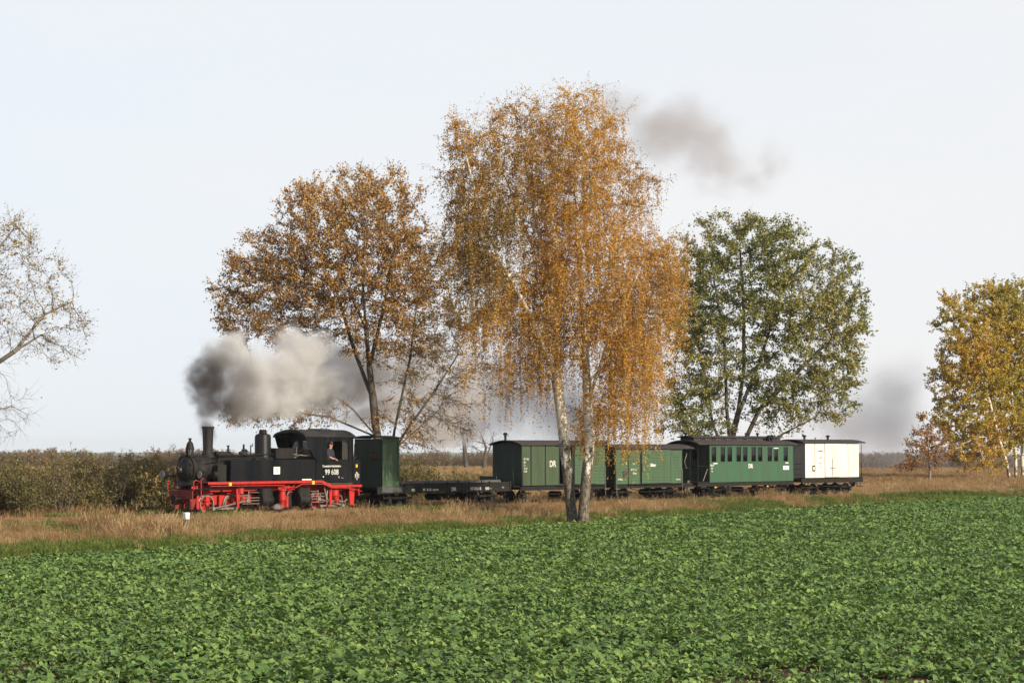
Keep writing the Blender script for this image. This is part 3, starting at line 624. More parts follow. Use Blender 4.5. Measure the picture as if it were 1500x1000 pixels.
    lettering('99 608', .33, 2.92, 1.66, -cw - .016, L, sx=.88, bold=.004)
    lettering('E', .13, 3.35, 1.44, -cw - .016, L); lettering('37.7', .07, 3.55, 1.40, -cw - .016, L)
    mb = MB(); mb.box(1.2, 1.75, yp - .006, yp + .004, 1.335, 1.385); mb.build('inspection_strip', M['oldw'], L)
    mb = MB(); mb.cyl((2.42, -cw - .014, 1.47), (2.42, -cw - .03, 1.47), .03, n=10); mb.build('white_spot', M['white'], L)
    yb = -cw + .03
    mb = MB(); mb.box(4.40, 4.50, yb - .008, yb, 1.86, 2.0); mb.build('yellow_sign', M['yellow'], L)
    for i, w_ in enumerate(('Br', 'G 27t', 'P 19t', 'R')):
        lettering(w_, .11, 4.47, 1.62 - .09 * i, yb - .006, L, bold=.006)
    # white steam leak below, a small dense wisp is a separate thing
    return L
loco()

# driver leaning at the cab window
def person_driver():
    P = empty('person', (0, 0, 0), label='driver in dark jacket and cap looking out of the locomotive cab window', cat='person'); to_track(P, 16.98, RAIL + 1.2)
    y0 = -.84
    nodes = {'pel': (0, y0 + .1, .92, .16), 'waist': (0, y0 + .06, 1.08, .145), 'chest': (0, y0, 1.30, .17), 'neck0': (0, y0 - .03, 1.46, .07), 'neck': (0, y0 - .05, 1.53, .058), 'hd': (0, y0 - .07, 1.62, .088), 'hd2': (0, y0 - .065, 1.72, .085),
             'shL': (-.17, y0, 1.41, .07), 'elL': (-.28, y0 - .16, 1.20, .05), 'wrL': (-.12, y0 - .33, 1.06, .034), 'hnL': (-.04, y0 - .38, 1.055, .04),
             'shR': (.17, y0, 1.41, .07), 'elR': (.26, y0 + .02, 1.13, .05), 'wrR': (.2, y0 - .2, 1.0, .034), 'hnR': (.16, y0 - .27, 1.0, .04),
             'hpL': (-.09, y0 + .1, .86, .10), 'knL': (-.1, y0 + .06, .47, .075), 'anL': (-.1, y0 + .12, .08, .05), 'toL': (-.1, y0 - .06, .04, .045),
             'hpR': (.09, y0 + .1, .86, .10), 'knR': (.1, y0 + .08, .47, .075), 'anR': (.1, y0 + .14, .08, .05), 'toR': (.1, y0 - .04, .04, .045)}
    ed = [('pel', 'waist'), ('waist', 'chest'), ('chest', 'neck0'), ('neck0', 'neck'), ('neck', 'hd'), ('hd', 'hd2'), ('chest', 'shL'), ('shL', 'elL'), ('elL', 'wrL'), ('wrL', 'hnL'), ('chest', 'shR'), ('shR', 'elR'), ('elR', 'wrR'), ('wrR', 'hnR'), ('pel', 'hpL'), ('hpL', 'knL'), ('knL', 'anL'), ('anL', 'toL'), ('pel', 'hpR'), ('hpR', 'knR'), ('knR', 'anR'), ('anR', 'toR')]
    ks = list(nodes); me = bpy.data.meshes.new('body'); me.from_pydata([nodes[k][:3] for k in ks], [(ks.index(a), ks.index(b)) for a, b in ed], [])
    o = bpy.data.objects.new('tmp_body', me); col.objects.link(o); sk = o.modifiers.new('s', 'SKIN')
    for i, k in enumerate(ks): me.skin_vertices[0].data[i].radius = (nodes[k][3],) * 2; me.skin_vertices[0].data[i].use_root = (i == 0)
    o.modifiers.new('u', 'SUBSURF').levels = 1
    bpy.context.view_layer.update()
    m2 = bpy.data.meshes.new_from_object(o.evaluated_get(bpy.context.evaluated_depsgraph_get())); bpy.data.objects.remove(o); m2.name = 'body'
    m2.materials.clear(); m2.materials.append(M['blue']); m2.materials.append(M['skin'])
    for p in m2.polygons:
        c_ = p.center; p.use_smooth = True
        p.material_index = 1 if (c_.z > 1.50 or (c_.y < y0 - .22 and c_.z < 1.15 and c_.z > .9)) else 0
    link('body', m2, P)
    hc = Vector((0, y0 - .07, 1.66))
    mb = MB(); mb.lathe([(.092, 0), (.10, .03), (.108, .09), (.09, .13), (.02, .145)], (hc.x, hc.y + .01, hc.z + .045), 'z', 16); mb.prism([(-.07, hc.y - .06), (.07, hc.y - .06), (.05, hc.y - .15), (-.05, hc.y - .15)], hc.z + .045, hc.z + .058, 'z'); mb.build('cap', M['hair'], P, smooth=True)
    mb = MB(); mb.prism([(hc.y - .085, hc.z + .02), (hc.y - .125, hc.z - .03), (hc.y - .085, hc.z - .035)], -.013, .013, 'x'); mb.build('nose', M['skin'], P)
    for s in (-1, 1):
        mb = MB(); mb.lathe([(.004, -.006), (.012, 0), (.004, .006)], (s * .032, hc.y - .09, hc.z + .012), 'y', 8); mb.build('eye', M['int'], P)
        mb = MB(); mb.lathe([(.008, -.01), (.028, 0), (.02, .01)], (s * .093, hc.y + .005, hc.z), 'x', 8); mb.build('ear', M['skin'], P)
        hx, hy, hz = ((-.04, y0 - .38, 1.05) if s < 0 else (.16, y0 - .27, 1.0))
        for k in range(4):
            mb = MB(); L_ = (.06, .075, .07, .055)[k]; q = (k - 1.5) * .019; mb.tube([(hx + q, hy - .02, hz), (hx + q, hy - .02 - L_ * .6, hz - .005), (hx + q, hy - .02 - L_ * .8, hz - .03)], .009, 6); mb.build('finger', M['skin'], P)
        mb = MB(); mb.tube([(hx + .03 * s * -1, hy + .01, hz), (hx + .055 * -s, hy - .03, hz - .01)], .011, 6); mb.build('thumb', M['skin'], P)
    mb = MB(); mb.prism([(-.025, hc.z - .06), (.025, hc.z - .06), (.02, hc.z - .052), (-.02, hc.z - .052)], hc.y - .095, hc.y - .085, 'y'); mb.build('mouth', M['wood'], P)
person_driver()

# ================================================================== wagons (local x = t - t0)
def flat_wagon():
    t0 = 24.2; Wg = empty('flat_wagon', (0, 0, 0), label='low black flat wagon with a green brakeman\'s cabin, coupled behind the locomotive', cat='wagon'); to_track(Wg, t0, RAIL)
    x0, x1, hw = 19.75 - t0, 28.55 - t0, .98
    mb = MB(); mb.bbox(x0, x1, -hw, hw, .88, .98); mb.build('deck', M['under'], Wg)
    for s in (-1, 1):
        mb = MB(); y0, y1 = sorted((s * hw, s * (hw - .06))); mb.box(x0, x1, y0 - (0.004 if s < 0 else 0), y1 + (.004 if s > 0 else 0), .66, .88); mb.build('sill', M['under'], Wg)
        n = 5; xa = 21.4 - t0; w = (x1 - xa) / n
        for i in range(n):                                     # low drop sides, each a board of its own
            mb = MB(); y0, y1 = sorted((s * hw, s * (hw - .045))); mb.grooved(xa + i * w + .05, xa + (i + 1) * w - .05, .985, 1.10, y0, 2, th=.045); mb.build('side_board', M['under'], Wg)
            mb = MB(); mb.box(xa + (i + 1) * w - .04, xa + (i + 1) * w + .04, y0 - .03, y1 + .03, .66, 1.13); mb.build('stake', M['under'], Wg)
    mb = MB(); mb.box(x1 - .05, x1, -.1, hw, .98, 1.36); mb.build('end_board', M['dgreen'], Wg)
    for i, (xa, xb, yy) in enumerate(((21.5, 23.3, -.55), (23.45, 25.3, -.5), (25.4, 26.9, -.52), (27.0, 28.3, -.5))):   # tarpaulin / pipe rolls on deck
        mb = MB(); mb.cyl((xa - t0, yy, 1.09), (xb - t0, yy, 1.09), .115, n=16); mb.build('pipe_roll', M['grey'], Wg, smooth=True)
    bogie(Wg, 21.35 - t0); bogie(Wg, 27.0 - t0); coupler(Wg, x0, -1); coupler(Wg, x1, 1)
    # brakeman's cabin
    cx0, cx1, zb, zt, cw = 20.1 - t0, 21.15 - t0, .99, 3.16, .95
    mb = MB(); mb.box(cx0 + .02, cx1 - .02, -cw + .02, cw - .02, zb, zt - .02); cab = mb.build('brake_cabin', M['dgreen'], Wg)
    mb = MB(); mb.grooved(cx0, cx1, zb, zt, -cw, 6, True, .008, .02, .004); mb.build('side_wall', M['green'], cab)
    mb = MB(); fx = cx0 + .62
    mb.tube([(cx0 + .38, -cw - .006, zt - .12), (cx1 - .22, -cw - .006, zt - .12), (cx1 - .12, -cw - .006, zt - .2), (cx1 - .12, -cw - .006, zb + .25)], .012, 4); mb.build('door_edge', M['dgreen'], cab)
    for xx in (cx0 + .1, cx1 - .08): handrail(Wg, [(xx, -cw - .02, 1.2), (xx, -cw - .06, 1.25), (xx, -cw - .06, 1.8), (xx, -cw - .02, 1.85)], .014)
    mb = MB(); mb.box(cx0 + .0, cx0 + .019, -.8, .8, zb, 2.1); mb.box(cx0 + .0, cx0 + .019, -.8, .8, 2.55, zt - .1); mb.build('end_door', M['dgreen'], cab)
    mb = MB(); mb.box(cx0 - .0, cx0 + .012, -.55, -.15, 2.18, 2.48); mb.build('window', M['glass'], cab)
    mb = MB(); mb.roof(cx0 - .12, cx1 + .06, cw + .07, zt - .01, .1, .04, 10); mb.build('roof', M['roofm'], Wg, smooth=True)
    mb = MB(); mb.box(cx0 - .05, cx1 + .15, -hw - .006, -hw + .05, .72, .98); mb.build('cabin_skirt', M['grey'], Wg)
    step_part(Wg, cx0 + .3, -.95); step_part(Wg, x1 - .4, -.95)
    y = -hw - .012
    for tx, X, sz in (('DR', 22.0, .15), ('97-05-12', 22.9, .15), ('DR', 24.66, .24), ('97-03-14', 26.15, .2), ('OOw', 27.0, .17)): lettering(tx, sz, X - t0, .80, y, Wg, bold=.008)
    lettering('Eigengew. 4300 kg', .1, 23.45 - t0, .80, y, Wg, bold=.004, sx=.5)
    for X, w in ((28.05, .0),): lettering('Kbr', .1, X - t0, .84, y, Wg)
    mb = MB(); mb.tube([(21.9 - t0, -.8, .62), (22.4 - t0, -.8, .3), (22.9 - t0, -.8, .62)], .02, 5); mb.build('brake_rod', M['steel'], Wg)
    for X in (24.3, 24.9): 
        mb = MB(); mb.lathe([(.13, -.45), (.16, -.4), (.16, .4), (.13, .45)], (X - t0, 0, .45), 'y', 14); mb.build('air_tank', M['under'], Wg, smooth=True)
flat_wagon()

def underframe(Wg, x0, x1, hw=.93, zs=.66, zt=.86):
    for s in (-1, 1):
        mb = MB(); y0, y1 = sorted((s * hw, s * (hw - .07))); mb.box(x0, x1, y0, y1, zs, zt); mb.build('sill', M['under'], Wg)
    mb = MB(); mb.box(x0, x1, -hw + .071, hw - .071, zs + .04, zt - .02); mb.build('floor_frame', M['under'], Wg)
    coupler(Wg, x0, -1); coupler(Wg, x1, 1)
    mb = MB(); xm = (x0 + x1) / 2; L_ = (x1 - x0) * .3
    mb.tube([(xm - L_, -hw + .05, zs), (xm - L_ * .5, -hw + .05, zs - .2), (xm + L_ * .5, -hw + .05, zs - .2), (xm + L_, -hw + .05, zs)], .02, 5); mb.build('truss_rod', M['soot'], Wg)
    mb = MB(); mb.lathe([(.13, -.35), (.16, -.3), (.16, .3), (.13, .35)], (xm + .5, .1, .42), 'y', 14); mb.build('air_tank', M['under'], Wg, smooth=True)
def hollow_body(Wg, x0, x1, hw, zb, zt, mat, end_mat, gaps=()):
    """floor, two ends and far wall; near wall is made of panels"""
    mb = MB(); mb.box(x0, x1, -hw + .045, hw - .035, zb, zb + .04); mb.build('floor', M['int'], Wg)
    mb = MB(); mb.grooved(x0, x1, zb, zt, hw - .03, 8, th=.03); mb.build('wall', mat, Wg)
    for e, x in (('a', x0), ('b', x1 - .03)):
        mb = MB(); k = 7; w = 2 * (hw - .03) / k
        for i in range(k): mb.box(x + (.004 if i % 2 else 0), x + .03 - (.004 if i % 2 else 0), -hw + .03 + i * w, -hw + .03 + (i + 1) * w, zb, zt + .10 * (1 - ((i - 3) / 3.5) ** 2))
        mb.build('end_wall', end_mat, Wg)

def covered_a():
    t0 = 32.5; Wg = empty('goods_wagon', (0, 0, 0), label='olive covered goods wagon marked DR in white, partly hidden by the birch trunks', cat='wagon'); to_track(Wg, t0, RAIL)
    x0, x1, hw, zb, zt = 29.4 - t0, 35.67 - t0, .97, .9, 2.86; y = -hw
    underframe(Wg, x0 - .05, x1 + .05); hollow_body(Wg, x0, x1, hw, zb, zt, M['green2'], M['dgreen'])
    for a, b_, m_ in ((29.42, 30.0, 'green2'), (30.1, 31.05, 'green2'), (31.15, 32.1, 'green2')):
        mb = MB(); mb.grooved(a - t0, b_ - t0, zb, zt, y, 4, True, .01, .04, .005); mb.build('panel', M[m_], Wg)
    for a in (30.0, 31.05, 32.1):
        mb = MB(); mb.box(a - t0, a - t0 + .1, y + .035, y + .09, zb, zt); mb.build('post', M['dgreen'], Wg)
    mb = MB(); mb.grooved(34.95 - t0, x1, zb, zt, y, 12, False, .022, .04, .014); mb.build('panel', M['green'], Wg)
    mb = MB(); mb.grooved(33.15 - t0, 34.95 - t0, zb, zt, y + .002, 12, False, .022, .035, .014); mb.build('panel', M['green'], Wg)
    mb = MB(); mb.grooved(33.25 - t0, 34.98 - t0, zb + .03, zt - .06, y - .06, 12, False, .022, .035, .014); d = mb.build('sliding_door', M['green'], Wg)
    mb = MB(); mb.box(33.2 - t0, 33.27 - t0, y - .07, y - .03, zb + .02, zt - .05); mb.build('door_edge', M['dgreen'], d)
    mb = MB(); mb.box(31.9 - t0, x1 - .05, y - .07, y - .003, zb - .05, zb - .01); mb.build('door_rail', M['under'], Wg)
    mb = MB(); mb.box(31.9 - t0, x1 - .05, y - .06, y - .003, zt - .05, zt - .01); mb.build('door_rail', M['under'], Wg)
    mb = MB(); mb.roof(x0 - .18, x1 + .15, hw + .1, zt - .005, .2, .05); mb.build('roof', M['roofm'], Wg, smooth=True)
    v = roof_vent(Wg, x0 + .25, .35, zt + .28, .1, .34)
    roof_vent(Wg, 34.9 - t0, -.2, zt + .2); roof_vent(Wg, 33.9 - t0, .2, zt + .2)
    for X in (30.0, 34.9):
        xx = X - t0; bo = MB(); 
        for s in (-1, 1):
            bo.bbox(xx - .1, xx + .1, s * .68 - .06, s * .68 + .06, .22, .44)
            for k in range(4): bo.box(xx - .4 + .06 * k, xx + .4 - .06 * k, s * .67 - .035, s * .67 + .035, .46 + .03 * k, .485 + .03 * k)
        w_ = bo.build('wheelset', M['under'], Wg); axle_part(w_, xx)
        for s in (-1, 1): wheel(w_, xx, s * .40, .33, WM)
    step_part(Wg, 29.6 - t0, -.92); step_part(Wg, 35.3 - t0, -.92)
    handrail(Wg, [(x0 + .02, y - .03, .8), (x0 + .02, y - .05, 1.7)]); handrail(Wg, [(x1 - .03, y - .05, .3), (x1 - .03, y - .05, 1.8)], .014, 'steel')
    lettering('DR', .42, 31.65 - t0, 1.93, y - .006, Wg, sx=.85, bold=.012)
    for i, tx in enumerate(('97-12-45', 'Gw', '7 t', '12 m2', '97-09')): lettering(tx, .13, 29.53 - t0, 2.18 - i * .15, y - .006, Wg, align='LEFT', sx=.75, bold=.004)
    mb = MB(); mb.bbox(x0 - .5, x0 - .48, -.9, .2, .95, 1.3); mb.tube([(x0 - .5, -.85, 1.3), (x0 - .5, -.85, 1.65)], .015, 5); mb.build('end_step_board', M['dgreen'], Wg)
    mb = MB(); mb.box(x0 - .5, x0 - .05, -.9, .9, .84, .88); mb.build('end_platform', M['under'], Wg)
covered_a()

def covered_c():
    t0 = 39.4; Wg = empty('goods_wagon', (0, 0, 0), label='green covered goods wagon of horizontal boards, coupled in front of the passenger coach', cat='wagon'); to_track(Wg, t0, RAIL)
    x0, x1, hw, zb, zt = 36.5 - t0, 42.0 - t0, .97, .88, 2.68; y = -hw
    underframe(Wg, x0 - .05, x1 + .95); hollow_body(Wg, x0, x1, hw, zb, zt, M['green'], M['dgreen'])
    for a, b_ in ((36.5, 37.47), (37.55, 38.45), (41.05, 42.0)):
        mb = MB(); mb.grooved(a - t0, b_ - t0, zb, zt, y, 12, False, .022, .04, .014); mb.build('panel', M['green'], Wg)
    mb = MB(); mb.grooved(38.45 - t0, 40.98 - t0, zb, zt, y + .03, 3, False, .014, .03, .006); mb.build('panel', M['dgreen'], Wg)
    for a, w in ((37.47, .08), (40.98, .07)):
        mb = MB(); mb.box(a - t0, a - t0 + w, y + .03, y + .08, zb, zt); mb.build('post', M['dgreen'], Wg)
    mb = MB(); mb.grooved(38.55 - t0, 40.95 - t0, zb + .02, zt - .06, y - .06, 12, False, .022, .035, .014); d = mb.build('sliding_door', M['green'], Wg)
    mb = MB(); mb.tube([(38.62 - t0, y - .1, 1.5), (38.62 - t0, y - .1, 1.9)], .02, 5); mb.box(38.56 - t0, 38.72 - t0, y - .08, y - .06, 1.62, 1.78); mb.build('door_latch', M['steel'], d)
    mb = MB(); mb.box(37.5 - t0, x1 - .05, y - .07, y - .003, zb - .05, zb - .01); mb.build('door_rail', M['under'], Wg)
    mb = MB(); mb.box(37.5 - t0, x1 - .05, y - .07, y - .003, zt - .05, zt - .01); mb.build('door_rail', M['under'], Wg)
    mb = MB(); mb.box(37.05 - t0, 37.4 - t0, y - .012, y + .005, 1.22, 1.55); mb.build('notice_board', M['int'], Wg)
    mb = MB(); mb.box(41.25 - t0, 41.7 - t0, y - .006, y + .003, 2.32, 2.6); mb.build('vent_hatch', M['green'], Wg)
    mb = MB(); mb.roof(x0 - .12, x1 + .95, hw + .1, zt - .005, .2, .05); mb.build('roof', M['roofm'], Wg, smooth=True)
    roof_vent(Wg, 36.9 - t0, 0, zt + .2); roof_vent(Wg, 39.5 - t0, 0, zt + .2)
    bogie(Wg, 37.4 - t0, .9); bogie(Wg, 41.2 - t0, .9); step_part(Wg, 41.7 - t0, -.92); step_part(Wg, x1 + .6, -.85)
    for s in (-1, 1):
        handrail(Wg, [(x1 + .85, s * .85, .8), (x1 + .85, s * .85, 2.6)], .02); handrail(Wg, [(x1 + .1, s * .85, 1.65), (x1 + .85, s * .85, 1.65)], .016)
        mb = MB()
        for k in range(9): a_ = k * .62; mb.tube([(x1 + .45 + .09 * math.cos(a_), s * .86, 2.45 - .09 * k), (x1 + .45 + .09 * math.cos(a_ + .62), s * .86, 2.45 - .09 * (k + 1))], .02, 5)
        mb.build('end_grille', M['steel'], Wg)
    mb = MB(); mb.box(x1 + .02, x1 + .9, -.85, .85, .82, .87); mb.build('end_platform', M['under'], Wg)
    mb = MB(); mb.box(x1 + .55, x1 + .75, -.9, -.82, .45, 1.0); mb.build('air_hose_box', M['grey'], Wg)
    handrail(Wg, [(x0 + .03, y - .05, .3), (x0 + .03, y - .05, 1.6)], .014, 'steel')
    handrail(Wg, [(x1 - .04, y - .05, .3), (x1 - .04, y - .05, 1.6)], .014, 'steel')
    lettering('Güter', .2, 39.45 - t0, 1.83, y - .066, Wg, bold=.014)
    lettering('DR', .14, 37.95 - t0, 1.9, y - .008, Wg); lettering('97-12-21', .15, 37.95 - t0, 1.6, y - .008, Wg, bold=.006, sx=.85); lettering('GGw', .14, 38.02 - t0, 1.42, y - .008, Wg, bold=.006)
    lettering('12 000 kg', .12, 36.85 - t0, 1.12, y - .008, Wg, bold=.004, sx=.8); lettering('97-09-12', .12, 41.65 - t0, 1.06, y - .008, Wg, bold=.004, sx=.8)
covered_c()

def coach():
    t0 = 48.0; Wg = empty('passenger_coach', (0, 0, 0), label='green passenger coach with tall windows and a clerestory roof', cat='coach'); to_track(Wg, t0, RAIL)
    x0, x1, hw, zb, zt = 44.4 - t0, 52.2 - t0, .98, .87, 2.9; y = -hw
    underframe(Wg, 43.4 - t0, x1 + .1)
    def tx(X): u = X - 750; return (.0259 * u + 19.4) / (.677 - .000245 * u) - t0
    wins = [(1042.2, 1049.5), (1055.5, 1062.5), (1065.3, 1072.7), (1078.5, 1085.7), (1088.2, 1095.3), (1100.6, 1107.6), (1110, 1117), (1124.2, 1131), (1133.6, 1140), (1147.5, 1154.3)]
    W0 = [(tx(a), tx(b)) for a, b in wins]; wz0, wz1 = 1.96, 2.80
    for s in (-1, 1):
        Y0, Y1 = sorted((s * hw, s * (hw - .04)))
        mb = MB(); mb.grooved(x0, x1, zb, 1.93, s * hw if s < 0 else s * (hw - .04), 26, True, .008, .04, .003)
        mb.build('side_wall', M['green3'], Wg)
        mb = MB(); mb.box(x0, x1, Y0, Y1, wz1, zt); prev = x0
        for a, b in W0: mb.box(prev, a, Y0, Y1, 1.93, wz1); prev = b
        mb.box(prev, x1, Y0, Y1, 1.93, wz1)
        for a, b in W0: mb.box(a, b, Y0, Y1, 1.93, wz0)
        mb.build('window_wall', M['green3'], Wg)
        for y_, z in ((s * (hw + .012), 1.92), (s * (hw + .012), zt - .05)):
            mb = MB(); Y2, Y3 = sorted((y_, s * (hw + .0005))); mb.box(x0, x1, Y2, Y3, z, z + .035); mb.build('moulding', M['green3'], Wg)
        for i, (a, b) in enumerate(W0):
            mb = MB(); Y2, Y3 = sorted((s * (hw - .022), s * (hw - .016))); mb.box(a, b, Y2, Y3, wz0, wz1); w_ = mb.build('window', M['glass'], Wg)
            mb = MB(); Y2, Y3 = sorted((s * (hw + .010), s * (hw - .01)))
            for q in ((a - .02, a + .022, wz0 - .02, wz1 + .02), (b - .022, b + .02, wz0 - .02, wz1 + .02)): mb.box(q[0], q[1], Y2, Y3, q[2], q[3])
            mb.box(a + .022, b - .022, Y2, Y3, wz0 - .02, wz0 + .02); mb.box(a + .022, b - .022, Y2, Y3, wz1 - .02, wz1 + .02)
            fr = mb.build('window_frame', M['green3'], w_)
            if i in (8,):
                mb = MB(); mb.box(a, b, Y2 - .004, Y3, wz1 - .12, wz1 - .06); mb.build('vent_slat', M['oldw'], w_)
            if i in (0, 7):
                mb = MB(); Y2, Y3 = sorted((s * (hw - .026), s * (hw - .030))); mb.box(a, b, Y2, Y3, wz0, wz1); mb.build('blind', M['oldw'], w_)
            elif i in (3, 5, 6, 8, 9):
                mb = MB(); Y2, Y3 = sorted((s * (hw - .05), s * (hw - .06))); mb.box(a - .02, b + .02, Y2, Y3, wz0 - .1, wz1 + .05)
                mb.build('curtain', M['wood'], w_)
    for x in (x0, x1 - .04):
        mb = MB(); mb.box(x, x + .04, -hw + .04, -.34, zb, zt); mb.box(x, x + .04, .34, hw - .04, zb, zt); mb.box(x, x + .04, -.34, .34, 2.6, zt); mb.prism([(-hw + .04, zt), (hw - .04, zt), (.5, zt + .2), (-.5, zt + .2)], x, x + .04, 'x'); ew = mb.build('end_wall', M['dgreen'], Wg)
        mb = MB(); mb.box(x + .01, x + .03, -.34, .34, zb, 2.0); mb.box(x + .01, x + .03, -.34, -.2, 2.0, 2.6); mb.box(x + .01, x + .03, .2, .34, 2.0, 2.6); mb.build('end_door', M['dgreen'], ew)
    mb = MB(); mb.box(x0, x1, -hw + .04, hw - .04, zb, zb + .05); mb.build('floor', M['wood'], Wg)
    for i in range(7):
        for s in (-1, 1):
            xx = x0 + .7 + i * 1.0; mb = MB(); Y0, Y1 = sorted((s * .25, s * .9)); mb.box(xx, xx + .42, Y0, Y1, 1.3, 1.35); mb.box(xx + .4, xx + .46, Y0, Y1, 1.3, 2.15); mb.box(xx + .05, xx + .1, Y0, Y1, zb, 1.3); mb.build('bench', M['wood'], Wg)
    xr0, xr1 = 43.3 - t0, 52.45 - t0
    mb = MB(); mb.roof(xr0, xr1, hw + .12, zt - .005, .20, .05, 14, 2.2); rf = mb.build('roof', M['roofm'], Wg, smooth=True)
    mb = MB(); mb.box(43.7 - t0, 51.7 - t0, -.46, .46, zt + .18, zt + .38); cl = mb.build('clerestory', M['roofm'], Wg)
    for i in range(8):
        mb = MB(); xx = 44.3 - t0 + i * .95; mb.box(xx, xx + .5, -.468, -.461, zt + .25, zt + .345); mb.build('clerestory_window', M['glass'], cl)
    mb = MB(); mb.roof(43.5 - t0, 51.9 - t0, .54, zt + .375, .07, .04); mb.build('clerestory_roof', M['roofm'], cl, smooth=True)
    for X, yy in ((43.7, .1), (48.6, -.35), (50.0, -.1)): roof_vent(Wg, X - t0, yy, zt + .44 if abs(yy) < .3 else zt + .44, .09, .22)
    roof_vent(Wg, 50.35 - t0, -.62, zt + .14, .11, .4); roof_vent(Wg, 50.62 - t0, -.62, zt + .14, .11, .42)
    bogie(Wg, 45.7 - t0, 1.2); bogie(Wg, 51.0 - t0, 1.2)
    # front platform
    mb = MB(); mb.box(43.45 - t0, x0 - .003, -hw + .05, hw - .05, .84, .9); mb.build('end_platform', M['under'], Wg)
    for s in (-1, 1):
        handrail(Wg, [(43.5 - t0, s * .88, .8), (43.5 - t0, s * .88, 2.85)], .022)
        handrail(Wg, [(43.5 - t0, s * .88, 1.75), (43.5 - t0, s * .35, 1.75)], .016); handrail(Wg, [(43.5 - t0, s * .88, 1.75), (x0, s * .9, 1.75)], .014)
    handrail(Wg, [(43.85 - t0, -.95, .95), (44.2 - t0, -.98, 1.6)], .022, 'steel')
    for z, yy in ((.30, -1.02), (.55, -.92)):
        mb = MB(); mb.box(43.5 - t0, 44.35 - t0, yy - .12, yy + .12, z, z + .03); mb.build('step', M['under'], Wg)
    for X in (45.0, 49.8):
        mb = MB(); mb.lathe([(.05, 0), (.07, .02), (.05, .08)], (X - t0, -.9, .55), 'z', 10); mb.build('reflector', M['yellow'], Wg)
    # lettering and plates
    yy = y - .006
    mb = MB(); mb.box(tx(1101.5) - .42, tx(1101.5) + .0, yy - .004, yy + .008, 1.58, 1.86)
    lettering('DR', .30, tx(1099.5), 1.72, yy, Wg, bold=.02)
    lettering('900-211', .13, x0 + .22, 1.78, yy, Wg, bold=.006, sx=.8, align='CENTER'); lettering('KB', .12, x0 + .2, 1.62, yy, Wg, bold=.004); lettering('10t', .11, x0 + .2, 1.46, yy, Wg, bold=.004)
    mb = MB(); mb.box(tx(1045), tx(1051), yy - .004, yy + .004, 1.86, 1.91); mb.build('white_plate', M['white'], Wg)
    mb = MB(); mb.box(tx(1147), tx(1155.5), yy - .006, yy + .004, 1.50, 1.72); sg = mb.build('white_plate', M['white'], Wg)
    lettering('Traditionszug', .075, (tx(1147) + tx(1155.5)) / 2, 1.61, yy - .01, sg, M['int'], sx=.9)
    mb = MB(); mb.box(tx(1150.5), tx(1155), yy - .004, yy + .004, 1.86, 1.91); mb.build('white_plate', M['white'], Wg)
    step_part(Wg, 44.7 - t0, -.9); handrail(Wg, [(x1 + .05, y + .03, .8), (x1 + .05, y + .03, 2.6)], .02)
coach()

